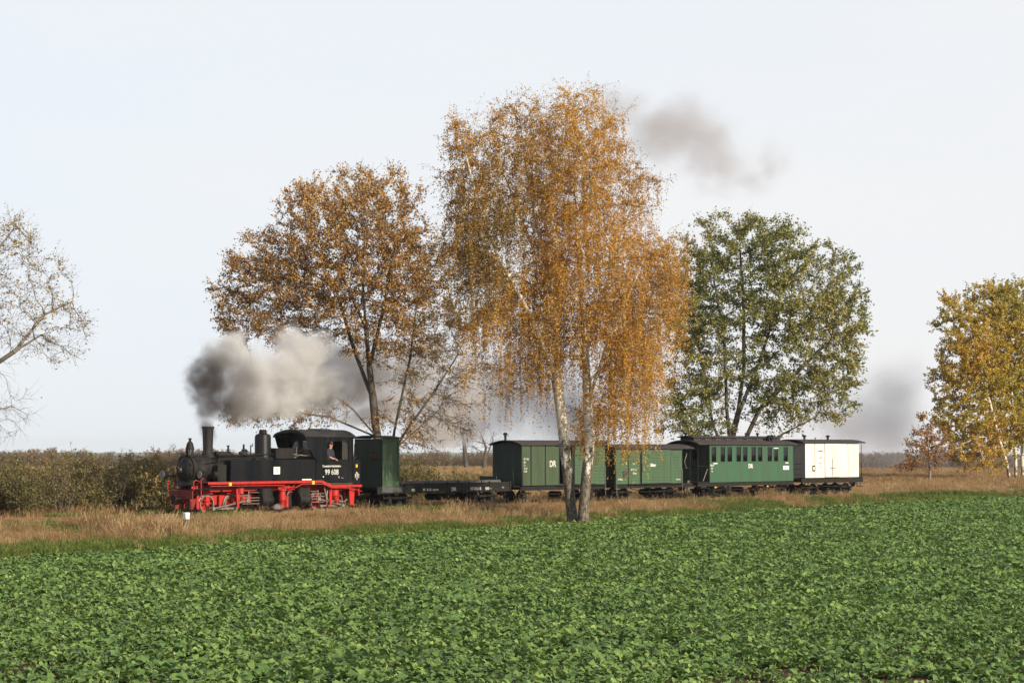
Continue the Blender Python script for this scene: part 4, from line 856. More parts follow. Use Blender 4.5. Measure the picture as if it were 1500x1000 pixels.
def white_wagon():
    t0 = 56.1; Wg = empty('refrigerator_wagon', (0, 0, 0), label='cream white covered wagon with its end darkened to carry the shade, last vehicle of the train', cat='wagon'); to_track(Wg, t0, RAIL)
    x0, x1, hw, zb, zt = 53.4 - t0, 58.9 - t0, .99, 1.02, 3.0; y = -hw
    underframe(Wg, x0 - .3, x1 + .55, zs=.72, zt=.98)
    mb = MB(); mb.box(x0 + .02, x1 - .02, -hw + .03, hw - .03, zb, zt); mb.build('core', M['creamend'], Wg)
    def tx(X): u = X - 750; return (.0259 * u + 19.4) / (.677 - .000245 * u) - t0
    xs = [x0] + [tx(q) for q in (1193.5, 1208, 1218.5, 1229, 1242)] + [x1]
    for s in (-1, 1):
        for i in range(6):
            g = .018 if i not in (2, 3) else .012
            mb = MB(); pr = .03 if i in (2, 3) else 0
            mb.grooved(xs[i] + (g if i else 0), xs[i + 1] - (g if i < 5 else 0), zb + .02 * (pr > 0), zt - .03 * (pr > 0), (-hw - pr) if s < 0 else hw - .03, 13, False, .014, .03 + (pr if s < 0 else 0), .003)
            mb.build('door' if i in (2, 3) else 'panel', M['cream'], Wg)
        for i in range(1, 6):
            mb = MB(); Y0, Y1 = sorted((s * (hw + .01), s * (hw - .029))); mb.box(xs[i] - .011, xs[i] + .011, Y0, Y1, zb, zt); mb.build('post', M['grey'], Wg)
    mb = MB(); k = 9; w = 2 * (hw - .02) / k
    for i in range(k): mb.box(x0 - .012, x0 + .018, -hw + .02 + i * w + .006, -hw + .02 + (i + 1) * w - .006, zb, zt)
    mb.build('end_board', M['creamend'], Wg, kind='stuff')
    mb = MB(); mb.box(x0 - .02, x0 + .03, -hw - .006, -hw + .03, zb, zt); mb.build('corner_post', M['cream'], Wg)
    mb = MB(); mb.roof(x0 - .28, x1 + .6, hw + .1, zt - .005, .17, .05); mb.build('roof', M['roofm'], Wg, smooth=True)
    roof_vent(Wg, 54.6 - t0, -.1, zt + .2, .11, .26); roof_vent(Wg, 56.0 - t0, .1, zt + .2, .04, .12); roof_vent(Wg, 57.0 - t0, -.1, zt + .2, .11, .26)
    bogie(Wg, 54.5 - t0, 1.0); bogie(Wg, 57.9 - t0, 1.0)
    mb = MB(); mb.bbox(tx(1189.5), tx(1194.0), y - .015, y + .004, 1.38, 1.72, .01); nb = mb.build('notice_board', M['int'], Wg)
    mb = MB(); mb.box(tx(1190.8), tx(1192.8), y - .02, y - .0151, 1.46, 1.64); mb.build('notice_paper', M['oldw'], nb)
    lettering('Kühlwagen', .13, tx(1201.5), 2.55, y - .006, Wg, M['grey'], sx=.9)
    lettering('DR', .14, tx(1202), 2.15, y - .006, Wg, M['grey']); lettering('97-11-15', .12, tx(1201), 1.85, y - .006, Wg, M['grey'], sx=.8); lettering('8 t', .12, tx(1202), 1.65, y - .006, Wg, M['grey'])
    mb = MB(); mb.tube([(tx(1215), y - .06, 1.55), (tx(1222), y - .06, 1.55)], .015, 5); mb.tube([(tx(1218.5), y - .05, 1.1), (tx(1218.5), y - .05, 2.1)], .012, 5); mb.build('door_bar', M['grey'], Wg)
    mb = MB(); mb.box(x1 + .01, x1 + .5, -.9, .9, .98, 1.03); mb.build('end_platform', M['under'], Wg)
    for s in (-1, 1):
        handrail(Wg, [(x1 + .42, s * .9, .95), (x1 + .42, s * .9, 2.95)], .018, 'under')
        for z in (1.35, 1.8, 2.4): handrail(Wg, [(x1 + .02, s * .9, z), (x1 + .42, s * .9, z)], .014, 'under')
    for z in (1.2, 1.5, 1.8): handrail(Wg, [(x0 - .02, -.7, z), (x0 - .08, -.7, z), (x0 - .08, -.3, z), (x0 - .02, -.3, z)], .014)
    step_part(Wg, x1 + .2, -.9, .45, .98); step_part(Wg, x0 + .3, -.9, .4, .75)
white_wagon()

# kilometre post beside the rails
kp = W(274.5, 766, 79.0); kz = gz(kp[0], kp[1])
K = empty('kilometre_post', (kp[0], kp[1], kz - .03), ROT, label='short white topped marker stone in the dry grass left of the locomotive', cat='marker post')
mb = MB(); mb.bbox(-.09, .09, -.08, .08, 0, .26, .015); mb.build('stone_shaft', M['grey'], K)
mb = MB(); mb.bbox(-.105, .105, -.095, .095, .26, .53, .02); mb.build('white_head', M['white'], K)

# ================================================================== trees
def tubes(p0, p1, r0, r1, k):
    d = p1 - p0; L_ = np.linalg.norm(d, axis=1, keepdims=True); d = d / np.maximum(L_, 1e-6)
    ref = np.where(np.abs(d[:, 2:3]) < .9, np.array([[0, 0, 1.]]), np.array([[1., 0, 0]])); a = np.cross(d, ref); a /= np.linalg.norm(a, axis=1, keepdims=True); b = np.cross(d, a)
    an = 2 * np.pi * np.arange(k) / k; cs, sn = np.cos(an)[None, :, None], np.sin(an)[None, :, None]
    ring = a[:, None] * cs + b[:, None] * sn
    A = p0[:, None] + ring * r0[:, None, None]; B = p1[:, None] + ring * r1[:, None, None]
    V = np.concatenate([A, B], 1).reshape(-1, 3); m = len(p0); base = (np.arange(m) * 2 * k)[:, None]; i = np.arange(k)[None, :]; j = (i + 1) % k
    return V, np.stack([base + i, base + j, base + k + j, base + k + i], 2).reshape(-1, 4)
def rand_dir(m): v = rng.normal(size=(m, 3)); return v / np.linalg.norm(v, axis=1, keepdims=True)
def leaf_quads(P, size, droop=0.3, asp=0.7, up=None):
    """folded leaf: two triangles pairs share a mid rib; returns verts (m*4) faces (m*2 tris)"""
    m = len(P); d = rand_dir(m)
    if up is not None: d = d * (1 - up[0]) + np.array([[0, 0, up[1]]]) * up[0]
    d[:, 2] -= droop; d /= np.linalg.norm(d, axis=1, keepdims=True); r = rand_dir(m); w = np.cross(d, r); w /= np.linalg.norm(w, axis=1, keepdims=True) + 1e-9
    n = np.cross(d, w); s = size[:, None]
    a = P; c = P + d * s; b = P + d * s * .5 + w * s * asp * .5 + n * s * .12; e = P + d * s * .5 - w * s * asp * .5 + n * s * .12
    V = np.stack([a, b, c, e], 1).reshape(-1, 3); q = (np.arange(m) * 4)[:, None]
    return V, np.concatenate([q + [[0, 1, 2]], q + [[0, 2, 3]]], 1).reshape(-1, 3)
def spacecol(nodes, parent, A, step, kill, trop=(0, 0, .1), jit=.15, iters=140, maxn=9000, infl=1e9):
    nodes = [np.array(p, float) for p in nodes]; parent = list(parent); A = A.copy()
    P = np.array(nodes); near = np.zeros(len(A), int); nd = np.full(len(A), 1e9)
    for i in range(0, len(P), 200):
        D = np.linalg.norm(A[:, None] - P[None, i:i + 200], axis=2); k = D.argmin(1); dv = D[np.arange(len(A)), k]; u = dv < nd; near[u] = k[u] + i; nd[u] = dv[u]
    alive = nd > kill; trop = np.array(trop)
    for it in range(iters):
        act = alive & (nd < infl)
        if not act.any() or len(nodes) > maxn: break
        P = np.array(nodes); dirs = A[act] - P[near[act]]; dirs /= np.linalg.norm(dirs, axis=1, keepdims=True) + 1e-9
        ids, inv = np.unique(near[act], return_inverse=True); S = np.zeros((len(ids), 3)); np.add.at(S, inv, dirs)
        S /= np.linalg.norm(S, axis=1, keepdims=True) + 1e-9; S += trop + rng.normal(size=S.shape) * jit; S /= np.linalg.norm(S, axis=1, keepdims=True)
        new = P[ids] + S * step; b = len(nodes); nodes += list(new); parent += list(ids)
        Ai = np.where(alive)[0]
        if len(Ai) == 0: break
        for i in range(0, len(new), 300):
            D = np.linalg.norm(A[Ai][:, None] - new[None, i:i + 300], axis=2); k = D.argmin(1); dv = D[np.arange(len(Ai)), k]; u = dv < nd[Ai]; near[Ai[u]] = k[u] + b + i; nd[Ai[u]] = dv[u]
        alive &= nd > kill
    return np.array(nodes), np.array(parent)
def ell(X, Y, rx, ry_px, d, depth_m, n, dd=0.0):
    """n points in an ellipsoid centred at picture position (X,Y) at depth d+dd"""
    c = W(X, Y, d); c[1] += dd; s = d / F; p = rand_dir(n) * (rng.random((n, 1)) ** (1 / 2.6)); return c + p * np.array([rx * s, depth_m, ry_px * s])
def resample(pts, step):
    out = [pts[0]]
    for a, b in zip(pts[:-1], pts[1:]):
        L_ = np.linalg.norm(b - a); k = max(1, int(round(L_ / step))); out += [a + (b - a) * i / k for i in range(1, k + 1)]
    return out

def tree(name, label, base, stems, A, cat='tree', group=None, step=.45, kill=.6, rb=.3, rt=.006, trop=(0, 0, .12), jit=.18, bark='oakbark', twigmat='twig',
         leaf=None, leafm=None, tint=None, twigs=(3, 18, .55), tl=(.35, .8), npt=7, lsize=(.08, .14), outw=.5, strands=None, twig_r=.006, maxcnt=14, bare=None, leaf_up=None, thick=.022, bare_z=None):
    base = np.array(base, float); nodes = []; parent = []
    for st in stems:                                            # first stem starts at the base; others attach to its first node or stand beside it
        pts = resample([np.array(p, float) for p in st], step); start = len(nodes)
        if start > 0:
            arr = np.array(nodes); near_ = int(np.linalg.norm(arr - pts[0], axis=1).argmin()); prev_ = near_
            for p in pts[1:]: parent.append(prev_); nodes.append(p); prev_ = len(nodes) - 1
        else:
            for i, p in enumerate(pts): parent.append(i - 1); nodes.append(p)
    ntr = len(nodes)
    Nn, Pn = spacecol(nodes, parent, A, step, kill, trop, jit)
    cnt = np.zeros(len(Nn)); haschild = np.zeros(len(Nn), bool); haschild[Pn[Pn >= 0]] = True; cnt[~haschild] = 1
    for i in range(len(Nn) - 1, 0, -1):
        if Pn[i] >= 0: cnt[Pn[i]] += cnt[i]
    ex = math.log(rb / rt) / math.log(max(cnt[0], 2)); R_ = rt * np.maximum(cnt, 1) ** ex
    child = np.where(Pn >= 0)[0]; p0, p1 = Nn[Pn[child]], Nn[child]; r1 = R_[child]; r0 = np.minimum(R_[Pn[child]], r1 * 1.25 + .004)
    for q in range(len(child)):
        if child[q] < ntr: r0[q] = R_[Pn[child[q]]] if child[q] > 0 and Pn[child[q]] == child[q] - 1 else r1[q] * 1.05
    if True:                                                     # root flare
        fl = (p0[:, 2] - base[2] < .5) & (child < ntr); r0[fl] *= 1.0 + .45 * (1 - (p0[fl, 2] - base[2]).clip(0, .5) / .5)
    big = r1 > thick
    Vb, Fb = tubes(p0[big] - base, p1[big] - base, r0[big], r1[big], 9)
    E = empty(name, tuple(base), label=label, cat=cat, group=group)
    me = np_mesh('trunk', Vb, Fb, [M[bark]], smooth=True); link('trunk', me, E)
    TV, TF = tubes(p0[~big] - base, p1[~big] - base, r0[~big], r1[~big], 4)
    Vs, Fs4, Fs3 = [TV], [TF], []; off = len(TV); LP = []; 
    # twigs
    sel = np.where((cnt <= maxcnt) & (np.arange(len(Nn)) >= ntr))[0]; m = len(sel) * twigs[0]; idx = np.repeat(sel, twigs[0])
    par = Nn[Pn[idx]]; dr = Nn[idx] - par; dr /= np.linalg.norm(dr, axis=1, keepdims=True) + 1e-9
    ctr = A.mean(0); ow = Nn[idx] - ctr; ow /= np.linalg.norm(ow, axis=1, keepdims=True) + 1e-9
    td = dr * .5 + ow * outw + rand_dir(m) * .75; td[:, 2] += .1; td /= np.linalg.norm(td, axis=1, keepdims=True)
    tlen = rng.uniform(tl[0], tl[1], m); s0 = par + (Nn[idx] - par) * rng.random((m, 1))
    if strands is None:
        mid = s0 + td * tlen[:, None] * .5 + rng.normal(size=(m, 3)) * .04; end = mid + (td + rand_dir(m) * .35) * tlen[:, None] * .5
        for a_, b_, ra, rb_ in ((s0, mid, twig_r, twig_r * .8), (mid, end, twig_r * .8, twig_r * .5)):
            v, f = tubes(a_ - base, b_ - base, np.full(m, ra), np.full(m, rb_), 3); Vs.append(v); Fs4.append(f + off); off += len(v)
        if npt > 0:
            u = rng.random((m, npt)); lp = np.where(u[..., None] < .5, s0[:, None] + (mid - s0)[:, None] * u[..., None] * 2, mid[:, None] + (end - mid)[:, None] * (u[..., None] * 2 - 1)).reshape(-1, 3)
            LP = lp + rng.normal(size=lp.shape) * .05
    else:
        L0, L1, per, zmin = strands; sl = rng.uniform(L0, L1, m) * rng.uniform(.4, 1, m) ** .6
        zl = zmin(s0); sl = sl * (1 - .50 * sstep(9.5, 16.5, s0[:, 2])); sl = np.minimum(sl, np.maximum(s0[:, 2] - zl, .3)); k = 6; prev = s0; P_ = []
        sway = rng.normal(size=(m, 3)) * .10; sway[:, 2] = 0; h = td.copy() * (1 + .8 * rng.random((m, 1))); h[:, 2] = np.abs(h[:, 2]) * .9
        for q in range(1, k + 1):
            f = q / k; cur = s0 + h * (.30 * np.minimum(f * 3, 1) * np.sqrt(sl))[:, None] + np.stack([0 * sl, 0 * sl, -sl * f ** 1.25], 1) + sway * f * sl[:, None] * .5 + rng.normal(size=(m, 3)) * .02
            v, ff = tubes(prev - base, cur - base, np.full(m, twig_r * (1.1 - f * .6)), np.full(m, twig_r * (1 - f * .6)), 3); Vs.append(v); Fs4.append(ff + off); off += len(v)
            nl = np.maximum(0, np.round(per * sl / k * rng.uniform(.5, 1.4, m))).astype(int); ri = np.repeat(np.arange(m), nl); u = rng.random((len(ri), 1)); P_.append(prev[ri] + (cur - prev)[ri] * u + rng.normal(size=(len(ri), 3)) * np.array([[.045, .045, .02]])); prev = cur
        tip = np.where(~haschild | ((cnt <= 4) & (np.arange(len(Nn)) >= ntr)))[0]; tip = np.repeat(tip[tip >= ntr], 3); q_ = len(tip); dq = Nn[tip] - Nn[Pn[tip]]; dq /= np.linalg.norm(dq, axis=1, keepdims=True) + 1e-9
        dq = dq * .8 + rand_dir(q_) * .6; dq[:, 2] += .25; a_ = Nn[tip]; b_ = a_ + dq * rng.uniform(.25, .75, (q_, 1)); c_ = b_ + dq * .3 + rand_dir(q_) * .12 + np.array([[0, 0, -.12]])
        for u0, u1 in ((a_, b_), (b_, c_)): v, ff = tubes(u0 - base, u1 - base, np.full(q_, twig_r * 1.2), np.full(q_, twig_r * .8), 3); Vs.append(v); Fs4.append(ff + off); off += len(v)
        for u_ in rng.random((9, q_, 1)): P_.append(np.where(u_ < .6, a_ + (b_ - a_) * u_ / .6, b_ + (c_ - b_) * (u_ - .6) / .4) + rng.normal(size=(q_, 3)) * .06)
        LP = np.concatenate(P_)
    if len(LP):
        if bare is not None: LP = LP[rng.random(len(LP)) > bare(LP)]
        sz = rng.uniform(lsize[0], lsize[1], len(LP)); v, f = leaf_quads(LP - base, sz, up=leaf_up); Vs.append(v); Fs3.append(f + off); off += len(v)
        tv = tint(LP); tv = np.repeat(np.clip(tv, 0, 1), 2)
    else: tv = np.zeros(0)
    n4 = sum(len(f) for f in Fs4); mi = np.concatenate([np.zeros(n4), np.ones(len(tv))]).astype(int)
    me = np_mesh('crown', np.concatenate(Vs), [np.concatenate(Fs4)] + ([np.concatenate(Fs3)] if Fs3 else []), [M[twigmat], leafm or M[twigmat]], mi, attrs={'tint': ('FACE', np.concatenate([np.zeros(n4), tv]))})
    link('crown', me, E)
    return E, Nn, len(LP)

def n3(P, s, seed=0):
    return (np.sin(P[:, 0] / s + seed) + np.sin(P[:, 1] / s * 1.1 + 2 * seed + np.sin(P[:, 2] / s)) + np.sin(P[:, 2] / s * 1.2 + 1.4 * np.sin(P[:, 0] / s * .8 + seed))) / 3

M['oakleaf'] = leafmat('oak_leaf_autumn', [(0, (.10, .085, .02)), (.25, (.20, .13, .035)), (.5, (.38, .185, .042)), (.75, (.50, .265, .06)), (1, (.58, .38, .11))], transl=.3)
M['oakgreen'] = leafmat('oak_leaf_green', [(0, (.08, .10, .025)), (.3, (.18, .195, .045)), (.6, (.31, .285, .07)), (.85, (.42, .32, .09)), (1, (.52, .33, .09))], transl=.3)
M['birchleaf'] = leafmat('birch_leaf_autumn', [(0, (.13, .12, .025)), (.2, (.32, .20, .035)), (.5, (.58, .29, .038)), (.8, (.70, .39, .055)), (1, (.78, .54, .12))], transl=.42)
M['paleleaf'] = leafmat('pale_leaf', [(0, (.16, .13, .04)), (.5, (.33, .22, .06)), (1, (.45, .30, .08))], transl=.35)
M['ygleaf'] = leafmat('yellow_green_leaf', [(0, (.10, .12, .022)), (.3, (.24, .24, .036)), (.6, (.46, .36, .045)), (.85, (.58, .35, .048)), (1, (.60, .30, .05))], transl=.35)
M['redleaf'] = leafmat('russet_leaf', [(0, (.14, .075, .03)), (.5, (.32, .15, .045)), (1, (.46, .27, .07))], transl=.3)

# --- left oak, behind the locomotive
d = 112.0; bz_ = gz(*W(572, 700, d)[:2]); base = W(566, 700, d); base[2] = bz_ - .1
w = lambda X, Y, dy=0: W(X, Y, d) + np.array([0, dy, 0])
stems = [[base, w(556, 660), w(550, 620), w(546, 580), w(540, 530), w(534, 460), w(530, 400)], [w(566, 690), w(576, 640, .5), w(590, 570, .8), w(606, 480, 1)], [w(568, 690), w(590, 640, -.6), w(640, 570, -1), w(672, 520, -1)], [w(560, 665), w(585, 650, 1.4), w(640, 600, 2.5)], [w(546, 585), w(516, 510, 1), w(488, 420, 1.5)], [w(540, 540), w(565, 450, -1.5), w(580, 370, -2)], [w(536, 480), w(500, 400, -1.5)], [w(552, 640), w(480, 610, 1), w(400, 600, 1)],
         [w(545, 600), w(537, 520), w(533, 440)], [w(552, 640), w(520, 600, -1.5), w(470, 560, -2)], [w(575, 640, .5), w(600, 520, 1.0), w(610, 430, 1.2)]]
A = np.concatenate([ell(520, 400, 150, 130, d, 5.5, 700), ell(505, 320, 105, 75, d, 4.2, 330), ell(555, 300, 70, 60, d, 3.5, 160), ell(400, 440, 95, 80, d, 4.5, 380), ell(395, 385, 70, 60, d, 3.5, 150), ell(600, 440, 90, 120, d, 5, 380),
                    ell(640, 530, 70, 100, d, 4.2, 260), ell(420, 595, 95, 42, d, 3.5, 200, -1.5), ell(625, 620, 80, 45, d, 3.5, 150), ell(350, 610, 30, 22, d, 2, 16), ell(440, 285, 28, 26, d, 2, 40), ell(350, 470, 42, 30, d, 2.5, 70)])
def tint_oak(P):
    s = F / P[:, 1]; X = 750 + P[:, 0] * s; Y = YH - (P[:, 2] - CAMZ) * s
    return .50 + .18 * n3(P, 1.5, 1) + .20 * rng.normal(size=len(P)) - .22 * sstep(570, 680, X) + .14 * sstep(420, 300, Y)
def bare_oak(P):
    s = F / P[:, 1]; X = 750 + P[:, 0] * s; Y = YH - (P[:, 2] - CAMZ) * s
    return np.clip(.27 + .46 * sstep(440, 560, Y) + .30 * sstep(560, 650, X) + .32 * n3(P, .9, 4), 0, .92)
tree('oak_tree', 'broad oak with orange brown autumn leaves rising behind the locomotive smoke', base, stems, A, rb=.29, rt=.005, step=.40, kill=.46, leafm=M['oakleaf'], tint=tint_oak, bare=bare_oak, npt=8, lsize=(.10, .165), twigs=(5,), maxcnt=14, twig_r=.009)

# --- right oak, behind coach
d = 128.0; base = W(1072, 700, d); base[2] = gz(base[0], base[1]) - .1; w = lambda X, Y, dy=0: W(X, Y, d) + np.array([0, dy, 0])
stems = [[base, w(1070, 650), w(1080, 610), w(1090, 540), w(1090, 450), w(1085, 360)], [w(1068, 680), w(1045, 620, .6), w(1035, 550, 1), w(1020, 470, 1.5)], [w(1074, 680), w(1110, 600, -.8), w(1170, 540, -1.4), w(1220, 490, -2)],
         [w(1066, 680), w(1030, 640, 1), w(985, 560, 1.5)], [w(1070, 660), w(1062, 600, -1), w(1058, 500, -1.5), w(1040, 400, -2)], [w(1076, 670), w(1140, 640, 1), w(1200, 610, 1.5)], [w(1080, 610), w(1120, 520, 1.5), w(1150, 430, 2)]]
A = np.concatenate([ell(1115, 460, 150, 140, d, 6, 1000), ell(1080, 370, 85, 65, d, 4.5, 330), ell(1190, 430, 85, 80, d, 4.5, 350), ell(1205, 490, 72, 60, d, 4.2, 220), ell(1040, 480, 70, 100, d, 5, 330), ell(1160, 590, 90, 40, d, 4, 200), ell(1020, 600, 70, 50, d, 4, 200), ell(1205, 550, 50, 45, d, 3.5, 100), ell(1140, 350, 45, 30, d, 3, 70), ell(1005, 620, 45, 26, d, 3, 80), ell(1215, 600, 40, 30, d, 3, 70), ell(1030, 420, 45, 45, d, 3, 90), ell(1245, 470, 34, 40, d, 2.4, 70), ell(1225, 540, 45, 50, d, 3, 110), ell(1010, 560, 40, 60, d, 3, 110)])
def tint_oak2(P): return .40 + .26 * n3(P, 1.6, 2) + .17 * rng.normal(size=len(P))
tree('oak_tree', 'broad green oak with thinning leaves standing behind the passenger coach', base, stems, A, rb=.34, rt=.0055, step=.46, kill=.54, leafm=M['oakgreen'], tint=tint_oak2, bare=lambda P: np.clip(.32 + .6 * n3(P, .8, 3) + .2 * sstep(6, 3, P[:, 2]), 0, .92), npt=12, lsize=(.11, .19), twigs=(4,), maxcnt=12)

# --- the two birches in front of the train
d = 88.0
w = lambda X, Y, dy=0: W(X, Y, d) + np.array([0, dy, 0])
def zmin_b(S):
    s = F / S[:, 1]; X = 750 + S[:, 0] * s
    yl = 640 + 45 * rng.random(len(X)) + 62 * sstep(860, 890, X) * (1 - sstep(975, 1000, X)) * rng.random(len(X)) ** .7 - 60 * sstep(830, 800, X) * rng.random(len(X)) - 50 * sstep(740, 660, X) - 70 * sstep(975, 1005, X)
    return CAMZ - (yl - YH) * d / F
def tint_b(P): return .52 + .16 * n3(P, 1.1, 5) + .20 * rng.normal(size=len(P)) - .25 * (n3(P, 2.3, 9) > .35)
base = w(840, 757, 0); base[2] = gz(base[0], base[1]) - .08
stems = [[base, w(836, 740), w(833, 710), w(828, 660), w(821, 595), w(815, 555), w(818, 500), w(808, 430), w(790, 340), w(772, 250), w(762, 175)], [w(815, 555), w(780, 470, -1), w(730, 380, -1.5), w(700, 300, -2), w(680, 220, -2)], [w(808, 430), w(770, 330, 1.5), w(740, 250, 2)], [w(818, 500), w(790, 420, .8), w(760, 400, 2), w(700, 390, 3)]]
A = np.concatenate([ell(745, 300, 95, 130, d, 3.6, 420), ell(762, 185, 62, 50, d, 2.6, 190), ell(690, 210, 36, 42, d, 2, 90), ell(660, 300, 22, 90, d, 1.6, 60), ell(690, 340, 45, 90, d, 2.8, 170), ell(720, 450, 60, 70, d, 3, 90), ell(720, 560, 50, 40, d, 2, 26), ell(668, 180, 18, 25, d, 1.4, 20), ell(790, 430, 50, 100, d, 3, 120)])
zl = lambda S: zmin_b(S)
E1, _, nl1 = tree('birch_tree', 'orange weeping birch before the goods wagon, its trunk leaning towards the locomotive', base, stems, A, rb=.23, rt=.005, step=.4, kill=.6, trop=(0, 0, .22), bark='birch', twigmat='birchtwig', leafm=M['birchleaf'], tint=tint_b,
     twigs=(3,), strands=(.8, 4.2, 35, zl), twig_r=.0032, maxcnt=400, lsize=(.058, .095), outw=.4, group='pair of birches by the field edge', bare=lambda P: np.clip(.02 + .5 * n3(P, .8, 7) + .45 * sstep(8.7, 7.4, P[:, 2]), 0, .86))
base = w(853, 763, -.6); base[2] = gz(base[0], base[1]) - .08
stems = [[base, w(854, 745, -.6), w(858, 700, -.5), w(864, 640, -.3), w(861, 590), w(858, 520), w(852, 430), w(845, 320), w(842, 230), w(838, 150)], [w(861, 590), w(890, 500, -1), w(925, 420, -1.8), w(950, 360, -2)], [w(858, 520), w(895, 400, 1), w(920, 320, 1.5), w(940, 270, 1.5)], [w(861, 560), w(900, 520, 1.5), w(960, 430, 2.5)], [w(845, 320), w(870, 250, -1), w(885, 190, -1)]]
A = np.concatenate([ell(925, 570, 55, 65, d, 2.6, 170), ell(885, 600, 30, 40, d, 2, 50), ell(985, 380, 24, 50, d, 1.6, 70), ell(940, 280, 28, 40, d, 1.8, 50), ell(845, 620, 22, 30, d, 1.4, 24), ell(855, 260, 90, 125, d, 3.8, 460), ell(838, 170, 62, 54, d, 2.6, 220), ell(895, 215, 30, 40, d, 1.8, 60), ell(950, 265, 20, 30, d, 1.2, 30), ell(915, 280, 48, 60, d, 2.6, 120), ell(880, 400, 90, 110, d, 3.8, 330), ell(962, 420, 42, 75, d, 2.6, 160), ell(930, 500, 60, 60, d, 3, 140), ell(965, 365, 38, 28, d, 2, 50), ell(800, 480, 50, 60, d, 2.5, 60)])
E2, _, nl2 = tree('birch_tree', 'taller orange weeping birch before the goods wagons, its trunk upright and nearest the crop', base, stems, A, rb=.23, rt=.005, step=.4, kill=.6, trop=(0, 0, .22), bark='birch', twigmat='birchtwig', leafm=M['birchleaf'], tint=tint_b,
     twigs=(3,), strands=(.8, 4.2, 32, zl), twig_r=.0032, maxcnt=500, lsize=(.058, .095), outw=.4, group='pair of birches by the field edge', bare=lambda P: np.clip(.06 + .5 * n3(P, .8, 7), 0, .9))
print('birch leaves', nl1, nl2)

# --- tree at the left picture edge, mostly bare
d = 84.0; base = W(-95, 745, d); base[2] = gz(base[0], base[1]) - .1; w = lambda X, Y, dy=0: W(X, Y, d) + np.array([0, dy, 0])
stems = [[base, w(-92, 650), w(-85, 560), w(-90, 450), w(-80, 350)], [w(-86, 570), w(-30, 545, .5), w(20, 515, 0), w(60, 490, 0)], [w(-88, 500), w(-50, 430, -1), w(0, 380, -1.5), w(30, 340, -1.5)], [w(-90, 600), w(-140, 500, 1), w(-180, 420, 2)], [w(-90, 640), w(-45, 620, -1), w(0, 600, -1.5)], [w(20, 515), w(60, 460, .4), w(100, 440, .5)]]
A = np.concatenate([ell(60, 480, 82, 48, d, 2.8, 280), ell(20, 400, 72, 70, d, 3.4, 300), ell(-5, 350, 60, 45, d, 3, 130), ell(-110, 430, 130, 140, d, 5, 500), ell(10, 605, 50, 45, d, 2, 110), ell(95, 520, 35, 22, d, 1.5, 40)])
tree('lime_tree', 'half bare tree with sparse pale leaves, standing by the thicket ahead of the locomotive', base, stems, A, rb=.25, rt=.005, step=.36, kill=.42, trop=(0, 0, .05), jit=.28, bark='greybark', twigmat='twig', leafm=M['paleleaf'], tint=lambda P: .45 + .25 * rng.normal(size=len(P)) + .2 * n3(P, 1, 2),
     twigs=(3,), npt=4, lsize=(.07, .12), tl=(.3, .8), maxcnt=9, bare=lambda P: np.clip(.42 + .5 * n3(P, .9, 6) + .6 * sstep(9.0, 7.5, P[:, 2]), 0, .98), twig_r=.0045)

# --- birches and small oak at the right
def far_tree(name, label, X, Yb, d, stems_px, ells, mat, bark, **k):
    base = W(X, Yb, d); base[2] = gz(base[0], base[1]) - .1; w = lambda q: W(q[0], q[1], d) + np.array([0, q[2] if len(q) > 2 else 0, 0])
    st = [[base] + [w(q) for q in stems_px[0]]] + [[w(q) for q in s_] for s_ in stems_px[1:]]
    A = np.concatenate([ell(*e[:4], d, e[4], e[5]) for e in ells])
    return tree(name, label, base, st, A, leafm=mat, bark=bark, **k)
kw = dict(step=.6, kill=.75, rt=.008, trop=(-.05, 0, .45), jit=.14, twigs=(3,), tl=(.5, 1.1), npt=34, lsize=(.13, .21), maxcnt=22, group='birches standing on the meadow', twigmat='birchtwig', leaf_up=(.35, .8))
ty = lambda P: .48 + .24 * n3(P, 1.7, 3) + .17 * rng.normal(size=len(P)) + .10
bb = lambda P: np.clip(-.05 + .45 * n3(P, 1.2, 5), 0, .85)
far_tree('birch_tree', 'yellow green birch on the meadow whose slim trunk leans towards the russet sapling', 1478, 700, 178, [[(1474, 680), (1462, 640), (1450, 590), (1435, 530), (1420, 480), (1408, 440)], [(1450, 590), (1420, 570, -1), (1395, 560, -1)], [(1462, 640), (1430, 640, -1), (1405, 650, -1)]],
         [(1425, 540, 58, 80, 3.5, 420), (1400, 470, 35, 38, 2.5, 90), (1420, 620, 55, 40, 3, 200), (1395, 560, 34, 60, 2.5, 150), (1430, 665, 48, 24, 2.5, 120), (1385, 610, 24, 30, 2, 50)], M['ygleaf'], 'birch_far', rb=.13, tint=ty, bare=bb, **kw)
far_tree('birch_tree', 'straight orange yellow birch beside the leaning birch on the meadow', 1487, 700, 182, [[(1486, 660), (1484, 600), (1478, 520), (1468, 450), (1460, 420)], [(1484, 600), (1460, 560, -1), (1440, 520, -1)]],
         [(1462, 520, 55, 90, 4, 450), (1450, 450, 42, 36, 3, 130), (1475, 440, 30, 26, 2, 60), (1470, 620, 50, 40, 3, 160)], M['ygleaf'], 'birch_far', rb=.15, tint=lambda P: ty(P) + .06, bare=bb, **kw)
far_tree('birch_tree', 'birch farthest from the train, only its near half in view', 1497, 700, 187, [[(1496, 660), (1500, 600), (1510, 520), (1515, 450)], [(1500, 600), (1530, 540, 1), (1550, 500, 1)]],
         [(1515, 520, 65, 95, 4, 450), (1500, 450, 45, 40, 3, 130), (1550, 560, 45, 60, 3, 150), (1505, 620, 50, 40, 3, 130)], M['ygleaf'], 'birch_far', rb=.15, tint=lambda P: ty(P) + .06, bare=bb, **kw)
